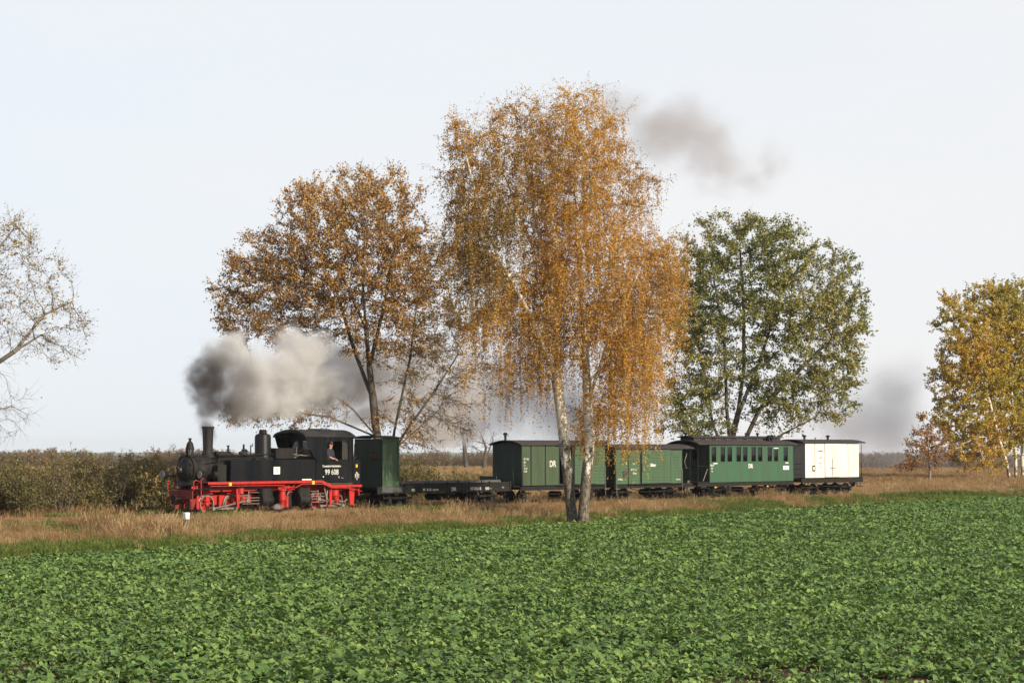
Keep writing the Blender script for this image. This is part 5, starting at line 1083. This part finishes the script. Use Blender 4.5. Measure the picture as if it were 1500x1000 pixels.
far_tree('oak_sapling', 'small russet oak sapling standing alone between the cream wagon and the meadow birches', 1361, 702, 165, [[(1361, 680), (1359, 660), (1358, 630)], [(1361, 685), (1345, 685, 0), (1325, 690, 0)]],
         [(1358, 655, 38, 32, 2.2, 230), (1375, 650, 28, 26, 1.8, 90), (1335, 682, 28, 10, 1.2, 50), (1356, 625, 16, 14, 1, 24)], M['redleaf'], 'greybark', rb=.10, step=.28, kill=.36, tint=lambda P: .5 + .25 * rng.normal(size=len(P)), bare=lambda P: np.clip(.2 + .4 * n3(P, .8, 2) + .6 * sstep(6.3, 6.9, P[:, 2]), 0, 1), twigs=(2,), npt=7, lsize=(.12, .2), tl=(.25, .6), maxcnt=8)
# --- bare trees in the smoke between flat wagon and goods wagon
for (X, ells, st, lb) in ((683, [(684, 640, 26, 28, 2.2, 130), (672, 625, 18, 14, 1.6, 40)], [[(682, 670), (680, 650), (678, 635)]], 'bare grey tree with one stem, seen through smoke above the flat wagon'),
                          (709, [(708, 645, 24, 26, 2.2, 120), (716, 660, 14, 16, 1.6, 30)], [[(710, 672), (712, 655), (706, 640)], [(709, 678), (716, 660, 1), (722, 645, 1)]], 'bare grey tree with forked stem, seen through smoke next to the goods wagon')):
    far_tree('bare_tree', lb, X, 690, 265, st, ells, M['paleleaf'], 'oakbark', rb=.3, step=.6, kill=.8, rt=.02, twigmat='twig', tint=lambda P: P[:, 0] * 0, twigs=(2,), npt=0, tl=(.6, 1.4), maxcnt=8, twig_r=.02, group='bare trees beyond the flat wagon', thick=.06)

# ================================================================== scattered plants (geometry nodes)
def scatter(name, variants, mats, P, rot, scl, itint, pick, **k):
    """variants: list of (V, F3, tint per face, material index per face); one object whose mesh holds the plants and the spots"""
    Vs, Fs, ti, mi, va = [], [], [], [], []; off = 0
    for i, (v, f, t, m_) in enumerate(variants):
        Vs.append(v); Fs.append(f + off); off += len(v); ti.append(t); mi.append(m_); va.append(np.full(len(v), i))
    nv = off; Vs.append(P); va.append(np.full(len(P), -1)); z = np.zeros(nv)
    cat_ = lambda a: np.concatenate([z, a])
    rv = np.concatenate([np.zeros((nv, 3)), rot])
    me = np_mesh(name, np.concatenate(Vs), np.concatenate(Fs), mats, np.concatenate(mi), attrs={'tint': ('FACE', np.concatenate(ti)), 'var': ('POINT', np.concatenate(va).astype(int)),
                 'rotv': ('POINT', rv), 'scl': ('POINT', cat_(scl)), 'itint': ('POINT', cat_(itint)), 'pick': ('POINT', np.concatenate([np.zeros(nv), pick]).astype(int))})
    o = link(name, me, **k)
    ng = bpy.data.node_groups.new(name, 'GeometryNodeTree'); ng.interface.new_socket('Geometry', in_out='INPUT', socket_type='NodeSocketGeometry'); ng.interface.new_socket('Geometry', in_out='OUTPUT', socket_type='NodeSocketGeometry')
    gi, go = ng.nodes.new('NodeGroupInput'), ng.nodes.new('NodeGroupOutput')
    def attr(nm, ty): a = ng.nodes.new('GeometryNodeInputNamedAttribute'); a.data_type = ty; a.inputs[0].default_value = nm; return a.outputs[0]
    def sel(v):
        c_ = ng.nodes.new('FunctionNodeCompare'); c_.data_type = 'INT'; c_.operation = 'EQUAL'; ng.links.new(attr('var', 'INT'), c_.inputs[2]); c_.inputs[3].default_value = v
        s = ng.nodes.new('GeometryNodeSeparateGeometry'); ng.links.new(gi.outputs[0], s.inputs[0]); ng.links.new(c_.outputs[0], s.inputs[1]); return s.outputs[0]
    jn = ng.nodes.new('GeometryNodeJoinGeometry')
    for i in range(len(variants)):
        g = ng.nodes.new('GeometryNodeGeometryToInstance'); ng.links.new(sel(i), g.inputs[0]); ng.links.new(g.outputs[0], jn.inputs[0])
    ip = ng.nodes.new('GeometryNodeInstanceOnPoints'); ng.links.new(sel(-1), ip.inputs['Points']); ng.links.new(jn.outputs[0], ip.inputs['Instance']); ip.inputs['Pick Instance'].default_value = True
    ng.links.new(attr('pick', 'INT'), ip.inputs['Instance Index']); ng.links.new(attr('scl', 'FLOAT'), ip.inputs['Scale'])
    er = ng.nodes.new('FunctionNodeEulerToRotation'); ng.links.new(attr('rotv', 'FLOAT_VECTOR'), er.inputs[0]); ng.links.new(er.outputs[0], ip.inputs['Rotation'])
    ng.links.new(ip.outputs[0], go.inputs[0]); md = o.modifiers.new('scatter', 'NODES'); md.node_group = ng
    return o

# rapeseed plants: a rosette of lobed, wavy leaves
def rape_variant(seed):
    r = np.random.default_rng(seed); V, Fc, ti = [], [], []; nl = r.integers(7, 10)
    for k in range(nl):
        az = 2 * math.pi * (k / nl) + r.normal() * .35; el = math.radians(r.uniform(18, 68)); L_ = r.uniform(.10, .19); st = r.uniform(.05, .14); wd = L_ * r.uniform(.6, .8)
        ca, sa = math.cos(az), math.sin(az); rowsn = 5; pts = []; tw = r.normal() * .35
        def pos(dist, side, curl):
            e = el - curl; x = 0; 
            return None
        # spine
        sp = [(0, 0)]; e = el; 
        q = np.array([0., 0.02]); q = q + st * np.array([math.cos(el + .15), math.sin(el + .15)]); sp = [q.copy()]
        for j in range(rowsn - 1): e -= r.uniform(.12, .42); q = q + L_ / (rowsn - 1) * np.array([math.cos(e), math.sin(e)]); sp.append(q.copy())
        prof = [.22, .62, 1.0, .85, .30]; b = len(V)
        for j, q in enumerate(sp):
            hw = wd * .5 * prof[j] * r.uniform(.85, 1.15); lift = hw * r.uniform(.1, .55)
            for s, a_ in ((-1, hw), (0, 0), (1, hw)):
                z = q[1] + (lift + r.normal() * .008 if s else 0) + tw * s * hw; rad = q[0] + (r.normal() * .012 if s else 0); V.append((ca * rad - sa * s * a_, sa * rad + ca * s * a_, z))
        for j in range(rowsn - 1):
            for s in (0, 1): i0 = b + j * 3 + s; Fc += [(i0, i0 + 1, i0 + 4), (i0, i0 + 4, i0 + 3)]; t = .5 + .2 * r.normal(); ti += [0, 0]
        t = np.clip(.45 + .22 * r.normal(), 0, 1); ti[-4 * (rowsn - 1):] = [t] * (4 * (rowsn - 1))
        b = len(V); w_ = .006; x1, z1 = sp[0]
        V += [(-sa * w_, ca * w_, 0.0), (sa * w_, -ca * w_, 0.0), (ca * x1 + sa * w_, sa * x1 - ca * w_, z1), (ca * x1 - sa * w_, sa * x1 + ca * w_, z1)]; Fc += [(b, b + 1, b + 2), (b, b + 2, b + 3)]; ti += [.98, .98]
    Fc = np.array(Fc); return np.array(V), Fc, np.array(ti), np.zeros(len(Fc), int)
M['rape'] = leafmat('rape_leaf', [(0, (.062, .115, .034)), (.35, (.135, .225, .060)), (.6, (.21, .31, .078)), (.85, (.31, .42, .11)), (1, (.50, .56, .22))], inst=.35, transl=.28, rough=.45, spec=.4)
pts = []; d0 = 25.0
rows = []
while d0 < 150:
    dens = 27.0 if d0 < 60 else (20.0 if d0 < 90 else 14.0); d1 = d0 * 1.06; xw = d0 * .30 + 4; area = (d1 - d0) * 2 * xw; m = int(area * dens)
    x = rng.uniform(-xw, xw, m); y = rng.uniform(d0, d1, m); rows.append(np.stack([x, y], 1)); d0 = d1
Q = np.concatenate(rows); t_, n_ = tn(Q[:, 0], Q[:, 1]); e_ = edge_n(t_) + .25 * vnoise(Q[:, 0], Q[:, 1], .8, 5)
bareq = (.75 * vnoise(Q[:, 0], Q[:, 1], .42, 8) + .7 * vnoise(Q[:, 0], Q[:, 1], 1.7, 2) + .45 * sstep(42, 30, Q[:, 1]) + .25 * sstep(2, 8, Q[:, 0]) > 1.16)
keep = (n_ > e_) & ~bareq; Q = Q[keep]; m = len(Q); print('rape plants', m)
P = np.stack([Q[:, 0], Q[:, 1], ground_z(Q[:, 0], Q[:, 1]) - .01], 1)
rv = np.stack([rng.normal(size=m) * .12, rng.normal(size=m) * .12, rng.uniform(0, 6.28, m)], 1)
scl = rng.uniform(.45, 1.02, m) * (1 + .2 * vnoise(Q[:, 0], Q[:, 1], 3.0, 1)) * np.where(Q[:, 1] > 60, 1.1, 1) * np.where(Q[:, 1] > 90, 1.15, 1)
scatter('rapeseed_crop', [rape_variant(i) for i in range(7)], [M['rape']], P, rv, scl, np.clip(.5 + .22 * rng.normal(size=m) + .2 * vnoise(Q[:, 0], Q[:, 1], 2.0, 4), 0, 1), rng.integers(0, 7, m), kind='stuff', label='dense green rapeseed crop covering the whole field in the foreground')

# grass tufts
def tuft(seed, n, h, spread, lean=.35, w=.006, seedhead=0.0):
    r = np.random.default_rng(seed); V, Fc, ti = [], [], []
    for k in range(n):
        a = r.uniform(0, 6.28); ra = spread * math.sqrt(r.random()); bx, by = ra * math.cos(a), ra * math.sin(a); hh = h * r.uniform(.45, 1.0); la = r.uniform(0, 6.28); ll = hh * lean * r.uniform(.2, 1.3); fx = r.uniform(0, 3.14)
        dx, dy = math.cos(fx) * w, math.sin(fx) * w; b = len(V)
        for (f, ww) in ((0, 1), (.5, .8), (.85, .5)): V += [(bx + math.cos(la) * ll * f ** 1.8 - dx * ww, by + math.sin(la) * ll * f ** 1.8 - dy * ww, hh * f), (bx + math.cos(la) * ll * f ** 1.8 + dx * ww, by + math.sin(la) * ll * f ** 1.8 + dy * ww, hh * f)]
        V.append((bx + math.cos(la) * ll * 1.1, by + math.sin(la) * ll * 1.1, hh * (.97 - .2 * lean * r.random()))); Fc += [(b, b + 1, b + 3), (b, b + 3, b + 2), (b + 2, b + 3, b + 5), (b + 2, b + 5, b + 4), (b + 4, b + 5, b + 6)]; t = np.clip(r.normal() * .22 + .5, 0, 1); ti += [t] * 5
        if r.random() < seedhead:
            b = len(V); x, y, z = V[-1]; s = .010; V += [(x - s, y, z - .06), (x + s, y, z - .06), (x, y, z + .07), (x, y - s, z - .05), (x, y + s, z - .05)]; Fc += [(b, b + 1, b + 2), (b + 3, b + 4, b + 2)]; ti += [.9, .9]
    Fc = np.array(Fc); return np.array(V), Fc, np.array(ti), np.zeros(len(Fc), int)
M['drygrass'] = leafmat('dry_grass', [(0, (.09, .075, .03)), (.25, (.20, .13, .06)), (.5, (.34, .21, .10)), (.75, (.49, .35, .18)), (1, (.64, .52, .31))], inst=.55, transl=.3, rough=.7, spec=.2)
M['greengrass'] = leafmat('green_grass', [(0, (.045, .075, .014)), (.4, (.10, .15, .025)), (.7, (.18, .21, .045)), (1, (.36, .29, .10))], inst=.5, transl=.3, rough=.6, spec=.3)
tufts = [tuft(100 + i, 34, .60, .20, .6, .006, .08) for i in range(4)] + [tuft(110 + i, 16, .85, .12, .4, .006, .4) for i in range(2)]
L_ = []
for (t0, t1, n0, n1, dens) in ((-45, 120, -3.4, 0, 0),):
    pass
m = 120000; tt = rng.uniform(-40, 125, m); nn = rng.uniform(-4.5, 22, m)
xy = PC + tt[:, None] * T + nn[:, None] * N; e = edge_n(tt); greenband = (nn > e - 1.0 - 2.6 * sstep(25, -8, tt) - (.6 + 1.2 * sstep(25, -8, tt)) * vnoise(xy[:, 0], xy[:, 1], 1.3, 6)) & (rng.random(m) < .8) ; ok = (nn < e - .1) & (np.abs(nn) > 1.05)
gpatch = vnoise(xy[:, 0], xy[:, 1], 2.2, 7) + .9 * sstep(-4.5, -.8, nn - e) * (nn > 2.0) + .25 * rng.normal(size=m)
vis = (np.abs(xy[:, 0]) < xy[:, 1] * .31 + 3) & (np.hypot(xy[:, 0] - kp[0], xy[:, 1] - kp[1]) > .35) & ~((np.abs(xy[:, 0] - kp[0] - (xy[:, 1] - kp[1]) * kp[0] / kp[1]) < .3) & (xy[:, 1] < kp[1]) & (xy[:, 1] > kp[1] - 2.2))
isg = ok & (greenband | (gpatch > .60))
isd = ok & ~isg & vis; isg &= vis
for nm, sel_, mats_, lab in (('dry_grass', isd, M['drygrass'], 'tall dry brown grass along the railway bank'),):
    q = xy[sel_]; k = len(q); nq = nn[sel_]
    P = np.stack([q[:, 0], q[:, 1], ground_z(q[:, 0], q[:, 1]) - .02], 1)
    hs = rng.uniform(.28, .74, k) * (1 + .5 * vnoise(q[:, 0], q[:, 1], 1.3, 1) + .8 * (tt[sel_] < 6) * (nq > 6) * sstep(.35, .8, vnoise(q[:, 0], q[:, 1], 2.1, 11))) * (1 + .45 * (rng.random(k) < .03)) * (.30 + .40 * sstep(6, 22, tt[sel_]) + .25 * sstep(38, 46, tt[sel_]) + (.70 - .40 * sstep(12, 30, tt[sel_]) - .25 * sstep(38, 46, tt[sel_])) * sstep(1.8, 6.5 - 2.5 * sstep(10, 30, tt[sel_]), np.abs(nq))) * (1 - .25 * sstep(edge_n(tt[sel_]) - 3, edge_n(tt[sel_]), nq))
    it = np.clip(.40 + .34 * vnoise(q[:, 0], q[:, 1], 1.3, 3) + .24 * rng.normal(size=k) + .10 * (np.abs(nq) < 4), 0, 1)
    scatter(nm, tufts, [mats_], P, np.stack([rng.normal(size=k) * .15, rng.normal(size=k) * .15, rng.uniform(0, 6.28, k)], 1), hs, it, rng.integers(0, 6, k), kind='stuff', label=lab); print(nm, k)
gt = [tuft(200 + i, 40, .26, .15, .7, .007) for i in range(5)]
q = xy[isg]; nq = nn[isg]; eg = edge_n(tt[isg]); k = len(q)
P = np.stack([q[:, 0], q[:, 1], ground_z(q[:, 0], q[:, 1]) - .01], 1)
scatter('green_grass', gt, [M['greengrass']], P, np.stack([rng.normal(size=k) * .1, rng.normal(size=k) * .1, rng.uniform(0, 6.28, k)], 1), rng.uniform(.6, 1.1, k) * np.where(nq > eg - 1.2, .75, 1.5), np.clip(.5 + .25 * rng.normal(size=k), 0, 1), rng.integers(0, 5, k), kind='stuff', label='short bright green grass strip between the bank and the crop'); print('green', k)
# rough brown meadow behind the railway
bt = [tuft(300 + i, 46, .55, .55, .5, .014, .3) for i in range(5)]
ys = []; d0 = 85.0
while d0 < 275:
    d1 = d0 * 1.05; xw = d0 * .3 + 4; mcount = int((d1 - d0) * 2 * xw * (3.2 if d0 < 140 else 1.6)); ys.append(np.stack([rng.uniform(-xw, xw, mcount), rng.uniform(d0, d1, mcount)], 1)); d0 = d1
q = np.concatenate(ys); t_, n_ = tn(q[:, 0], q[:, 1]); q = q[n_ < -4.0]; k = len(q)
P = np.stack([q[:, 0], q[:, 1], ground_z(q[:, 0], q[:, 1]) - .02], 1)
scatter('meadow_grass', bt, [M['drygrass']], P, np.stack([rng.normal(size=k) * .1, rng.normal(size=k) * .1, rng.uniform(0, 6.28, k)], 1), rng.uniform(.6, 1.25, k), np.clip(.42 + .25 * vnoise(q[:, 0], q[:, 1], 5, 3) + .15 * rng.normal(size=k), 0, 1), rng.integers(0, 5, k), kind='stuff', label='reddish brown fallow meadow stretching away behind the railway'); print('meadow', k)

# shrubs: thicket behind the track on the left, hedgerow and woods far off
def shrub(seed, h, w_, nb, nleaf, ls, leaves=True, tw=.008):
    r = np.random.default_rng(seed); segs0, segs1, rr = [], [], []; tips = []
    for k in range(nb):
        a = r.uniform(0, 6.28); q = np.array([r.normal() * .15 * w_, r.normal() * .15 * w_, 0.]); dirv = np.array([math.cos(a) * r.uniform(.05, .6), math.sin(a) * r.uniform(.05, .6), 1.0]); L_ = h * r.uniform(.7, 1.05) / 6
        for j in range(6):
            dirv = dirv / np.linalg.norm(dirv) + r.normal(size=3) * .16; p = q + dirv / np.linalg.norm(dirv) * L_; segs0.append(q); segs1.append(p); rr.append(.022 * (1 - j / 7) * h / 3)
            for s in range(3):
                tdv = r.normal(size=3) * .6 + dirv * .5; e = p + tdv / np.linalg.norm(tdv) * r.uniform(.15, .22) * w_ * (1 - j * .05); segs0.append(p); segs1.append(e); rr.append(tw); tips.append((p, e))
            q = p
    s0, s1, rr = np.array(segs0), np.array(segs1), np.array(rr); V, F4 = tubes(s0, s1, rr, rr * .7, 3); F3 = np.concatenate([F4[:, [0, 1, 2]], F4[:, [0, 2, 3]]])
    ti = np.zeros(len(F3)); mi = np.zeros(len(F3), int)
    if leaves:
        tp = np.array([a for a, b in tips]); te = np.array([b for a, b in tips]); k = r.integers(0, len(tips), nleaf); u = r.random((nleaf, 1)) * 1.1; lp = tp[k] + (te - tp)[k] * u + r.normal(size=(nleaf, 3)) * .05 * w_
        zz = lp[:, 2] / h; lv, lf = leaf_quads(lp, r.uniform(ls * .7, ls * 1.3, nleaf)); F3 = np.concatenate([F3, lf + len(V)]); V = np.concatenate([V, lv]); tl_ = np.clip(.45 + .25 * r.normal(size=nleaf), 0, 1)
        ti = np.concatenate([ti, np.repeat(tl_, 2)]); mi = np.concatenate([mi, np.ones(2 * nleaf, int)])
    return V, F3, ti, mi
M['shrubleaf'] = leafmat('shrub_leaf', [(0, (.06, .058, .022)), (.35, (.13, .115, .036)), (.6, (.22, .175, .055)), (.8, (.31, .19, .07)), (1, (.48, .40, .13))], inst=.45, transl=.3)
M['brownwood'] = leafmat('far_wood_leaf', [(0, (.07, .055, .03)), (.35, (.13, .09, .045)), (.7, (.20, .12, .06)), (1, (.26, .15, .07))], inst=.5, transl=.2)
sv = [shrub(400 + i, 2.9, 1.9, 9, 1900, .12) for i in range(5)] + [shrub(410 + i, 3.6, 1.6, 6, 160, .08) for i in range(2)]
m = 0; Ps = []
for k in range(860):
    t = rng.uniform(-52, 52); n = -5.0 - rng.uniform(0, 8.0) - .02 * t
    Ps.append((t, n, rng.uniform(.75, 1.05)))
Ps = np.array(Ps); xy_ = PC + Ps[:, :1] * T + Ps[:, 1:2] * N; k = len(xy_); u_ = xy_[:, 0] / xy_[:, 1] * F + 750
hsc = Ps[:, 2] * (1 + .05 * vnoise(xy_[:, 0], xy_[:, 1], 4, 2)) * (1 - .12 * sstep(60, -20, u_)) * (1 - .30 * sstep(590, 690, u_)) * .875 * (1 + .02 * Ps[:, 1] * 0)
keep = (u_ > -150) & (u_ < 720); xy_, hsc = xy_[keep], hsc[keep]; k = len(hsc)
pick = np.where(rng.random(k) < .07, rng.integers(5, 7, k), rng.integers(0, 5, k))
scatter('thicket', sv, [M['twig'], M['shrubleaf']], np.stack([xy_[:, 0], xy_[:, 1], ground_z(xy_[:, 0], xy_[:, 1]) - .05], 1), np.stack([rng.normal(size=k) * .05, rng.normal(size=k) * .05, rng.uniform(0, 6.28, k)], 1), hsc,
        np.clip(.42 + .22 * rng.normal(size=k), 0, 1), pick, kind='stuff', label='olive green and brown thicket of shrubs behind the railway at the left'); print('thicket', k)

cv = [shrub(500 + i, 9.0, 6.0, 9, 1500, .42, tw=.03) for i in range(4)]
def wood(name, label, arr, sc_, tintc):
    arr = np.array(arr); k = len(arr)
    z = ground_z(arr[:, 0], arr[:, 1]) - .3
    return scatter(name, cv, [M['twig'], M['brownwood']], np.stack([arr[:, 0], arr[:, 1], z], 1), np.stack([np.zeros(k), np.zeros(k), rng.uniform(0, 6.28, k)], 1), sc_ * rng.uniform(.75, 1.15, k), np.clip(tintc + .2 * rng.normal(size=k), 0, 1), rng.integers(0, 4, k), kind='stuff', label=label)
hd = [(rng.uniform(-.30, .06) * dd, dd) for dd in rng.uniform(430, 500, 520)]
sc1 = []
for x, y in hd: top = CAMZ - (660.5 + 2.5 * math.sin(x / y * 90) + 1.5 * math.sin(x / y * 230) + 7 * sstep(-.06, .02, x / y) - YH) * y / F; sc1.append(max(.12, (top - gz(x, y)) / 9.0))
wood('far_hedgerow', 'low line of brown autumn trees beyond the thicket and the smoke', hd, np.array(sc1), .65)
hd = [(rng.uniform(.08, .32) * dd, dd) for dd in rng.uniform(1150, 1500, 1500)]
sc2 = [max(.4, (CAMZ - (667.5 - YH + 2.0 * math.sin(x / y * 55) + 4 * sstep(.20, .30, x / y) * 0) * y / F - gz(x, y)) / 9.0 * .95) for x, y in hd]
wood('distant_woods', 'blue grey wooded ridge on the horizon at the right', hd, np.array(sc2), .3)

# ================================================================== smoke
def smoke(name, label, puffs, color, dens, nscale, amp, pad=1.0, dark=None, soft=.5, aniso=.1, warp=1.0):
    """puffs: (centre, radii). One closed hull holds the cloud; density from the puffs broken up by noise"""
    m = bpy.data.materials.new(name); m.use_nodes = True; nt = m.node_tree; nt.nodes.clear(); out = nt.nodes.new('ShaderNodeOutputMaterial'); pv = nt.nodes.new('ShaderNodeVolumePrincipled')
    nt.links.new(pv.outputs[0], out.inputs['Volume']); t = nt.nodes.new('ShaderNodeTexCoord'); pos = t.outputs['Object']
    wz = nt.nodes.new('ShaderNodeTexNoise'); wz.inputs['Scale'].default_value = nscale * .45; wz.inputs['Detail'].default_value = 2; nt.links.new(pos, wz.inputs['Vector'])
    sb = nt.nodes.new('ShaderNodeVectorMath'); sb.operation = 'SUBTRACT'; nt.links.new(wz.outputs['Color'], sb.inputs[0]); sb.inputs[1].default_value = (.5, .5, .5)
    ma = nt.nodes.new('ShaderNodeVectorMath'); ma.operation = 'MULTIPLY_ADD'; nt.links.new(sb.outputs[0], ma.inputs[0]); ma.inputs[1].default_value = (warp * 2,) * 3; nt.links.new(pos, ma.inputs[2]); P_ = ma.outputs[0]
    acc = None
    for c_, r_ in puffs:
        s = nt.nodes.new('ShaderNodeVectorMath'); s.operation = 'SUBTRACT'; nt.links.new(P_, s.inputs[0]); s.inputs[1].default_value = tuple(c_)
        q = nt.nodes.new('ShaderNodeVectorMath'); q.operation = 'MULTIPLY'; nt.links.new(s.outputs[0], q.inputs[0]); q.inputs[1].default_value = tuple(1 / v for v in r_)
        l = nt.nodes.new('ShaderNodeVectorMath'); l.operation = 'LENGTH'; nt.links.new(q.outputs[0], l.inputs[0])
        o = l.outputs['Value']
        if acc is None: acc = o
        else: mn = nt.nodes.new('ShaderNodeMath'); mn.operation = 'SMOOTH_MIN'; mn.inputs[2].default_value = .25; nt.links.new(acc, mn.inputs[0]); nt.links.new(o, mn.inputs[1]); acc = mn.outputs[0]
    nz = nt.nodes.new('ShaderNodeTexNoise'); nz.inputs['Scale'].default_value = nscale; nz.inputs['Detail'].default_value = 5; nz.inputs['Roughness'].default_value = .6; nt.links.new(pos, nz.inputs['Vector'])
    a = nt.nodes.new('ShaderNodeMath'); a.operation = 'MULTIPLY_ADD'; nt.links.new(nz.outputs[0], a.inputs[0]); a.inputs[1].default_value = amp; a.inputs[2].default_value = 1 - amp * .5
    sbt = nt.nodes.new('ShaderNodeMath'); sbt.operation = 'SUBTRACT'; nt.links.new(a.outputs[0], sbt.inputs[0]); nt.links.new(acc, sbt.inputs[1])
    dn = nt.nodes.new('ShaderNodeMapRange'); dn.interpolation_type = 'SMOOTHSTEP'; nt.links.new(sbt.outputs[0], dn.inputs[0]); dn.inputs[1].default_value = 0; dn.inputs[2].default_value = soft; dn.inputs[3].default_value = 0; dn.inputs[4].default_value = dens
    nt.links.new(dn.outputs[0], pv.inputs['Density']); pv.inputs['Color'].default_value = (*color, 1); pv.inputs['Anisotropy'].default_value = aniso
    if dark:                                                     # sooty part of the cloud near the chimney mouth
        c_, r_, dc = dark; s = nt.nodes.new('ShaderNodeVectorMath'); s.operation = 'DISTANCE'; nt.links.new(P_, s.inputs[0]); s.inputs[1].default_value = tuple(c_)
        mrr = nt.nodes.new('ShaderNodeMapRange'); nt.links.new(s.outputs['Value'], mrr.inputs[0]); mrr.inputs[1].default_value = r_ * .45; mrr.inputs[2].default_value = r_; nt.links.new(mixrgb(nt, mrr.outputs[0], dc, color), pv.inputs['Color'])
    # hull: a bent capsule through the puffs
    mb = MB(); n = 14; pf = puffs
    if len(pf) == 1:
        c_, r_ = pf[0]; q = 1 + pad * .35; prof = [(max(.02, math.sin(math.pi * k / 10)), -math.cos(math.pi * k / 10)) for k in range(11)]
        mb.lathe(prof, (0, 0, 0), 'z', 20); mb.v = [(c_[0] + v[0] * r_[0] * q, c_[1] + v[1] * r_[1] * q, c_[2] + v[2] * r_[2] * q) for v in mb.v]
    else:
        lo = np.min([np.array(c_) - np.array(r_) * (1 + pad * .3) for c_, r_ in pf], 0); hi = np.max([np.array(c_) + np.array(r_) * (1 + pad * .3) for c_, r_ in pf], 0)
        mb.bbox(lo[0], hi[0], lo[1], hi[1], lo[2], hi[2], .8)
    return mb.build(name, m, kind='stuff', label=label)
def pw(X, Y, d, rx, rz, ry): s = d / F; return (tuple(W(X, Y, d)), (rx * s, ry, rz * s))
cw_ = W(305, 622, 86.3)
smoke('engine_smoke', 'brown and white smoke billowing from the locomotive chimney towards the oak', [
    pw(305, 620, 86.3, 19, 24, .6), pw(304, 603, 86.4, 22, 24, .7), pw(302, 588, 86.5, 28, 32, .9), pw(306, 565, 86.8, 34, 34, 1.1), pw(318, 535, 87.2, 38, 38, 1.3), pw(338, 508, 87.8, 30, 26, 1.1), pw(365, 550, 88.5, 48, 46, 1.5), pw(350, 590, 88.0, 44, 34, 1.2),
    pw(415, 560, 90, 56, 48, 1.8), pw(440, 515, 91, 50, 42, 1.7), pw(470, 568, 92.5, 58, 44, 1.8), pw(400, 600, 89.5, 60, 26, 1.3)],
    (.91, .895, .875), 2.1, 1.05, 2.5, dark=(tuple(W(290, 588, 86.3)), 3.1, (.13, .10, .085)), soft=.75, warp=.6)
smoke('drifting_smoke', 'grey brown smoke drifting behind the oak trunk above the flat wagon', [
    pw(470, 550, 116, 60, 50, 2.6), pw(515, 545, 117, 60, 55, 2.8), pw(550, 540, 118, 75, 60, 3.0), pw(610, 550, 119, 75, 65, 3.2), pw(660, 590, 121, 65, 60, 3.0), pw(560, 600, 118, 80, 34, 2.6), pw(640, 625, 120, 60, 34, 2.6)], (.78, .75, .73), 1.0, .6, 2.2, soft=1.0, warp=1.6)
smoke('drifting_smoke', 'thin blue grey smoke hanging behind the birches', [
    pw(735, 590, 140, 70, 75, 4.0), pw(690, 620, 140, 70, 50, 4.0), pw(830, 600, 142, 80, 70, 4.0)], (.76, .78, .82), .55, .28, 1.5, soft=.9, warp=3.0)
smoke('drifting_smoke', 'pale grey smoke bank above the meadow right of the cream wagon', [
    pw(1300, 600, 185, 95, 80, 6.0), pw(1310, 555, 185, 60, 60, 5.0), pw(1240, 620, 185, 80, 60, 6.0)], (.82, .82, .83), .20, .14, 1.5, soft=1.0, warp=4.0)
smoke('smoke', 'faint loose grey smoke puff in the sky right of the birch top', [
    pw(910, 150, 120, 48, 48, 2.4), pw(950, 190, 121, 66, 44, 2.6), pw(1000, 190, 122, 74, 54, 3.2), pw(1050, 225, 123, 75, 50, 2.8), pw(1100, 240, 123, 55, 44, 2.2)], (.66, .62, .61), .34, .38, 2.6, soft=1.1, warp=2.2)
smoke('steam', 'small white wisp of steam escaping between the locomotive wheels', [pw(409, 741, 88.3, 11, 5.5, .3)], (.97, .97, .97), 3.0, 2.2, .8, soft=.5, warp=.12)

# air between the camera and the far woods
hm = bpy.data.materials.new('haze_air'); hm.use_nodes = True; hn = hm.node_tree; hn.nodes.clear(); ho = hn.nodes.new('ShaderNodeOutputMaterial'); hv = hn.nodes.new('ShaderNodeVolumePrincipled'); hn.links.new(hv.outputs[0], ho.inputs['Volume'])
hv.inputs['Color'].default_value = (.86, .91, 1.0, 1); hv.inputs['Density'].default_value = .0001
try: hm.cycles.homogeneous_volume = True
except Exception: pass
mb = MB(); mb.box(-4400, 4400, -450, 7000, float(GZ.min()) - 1.5, 27.0); mb.build('haze', hm, kind='stuff', label='thin autumn haze over the farmland')
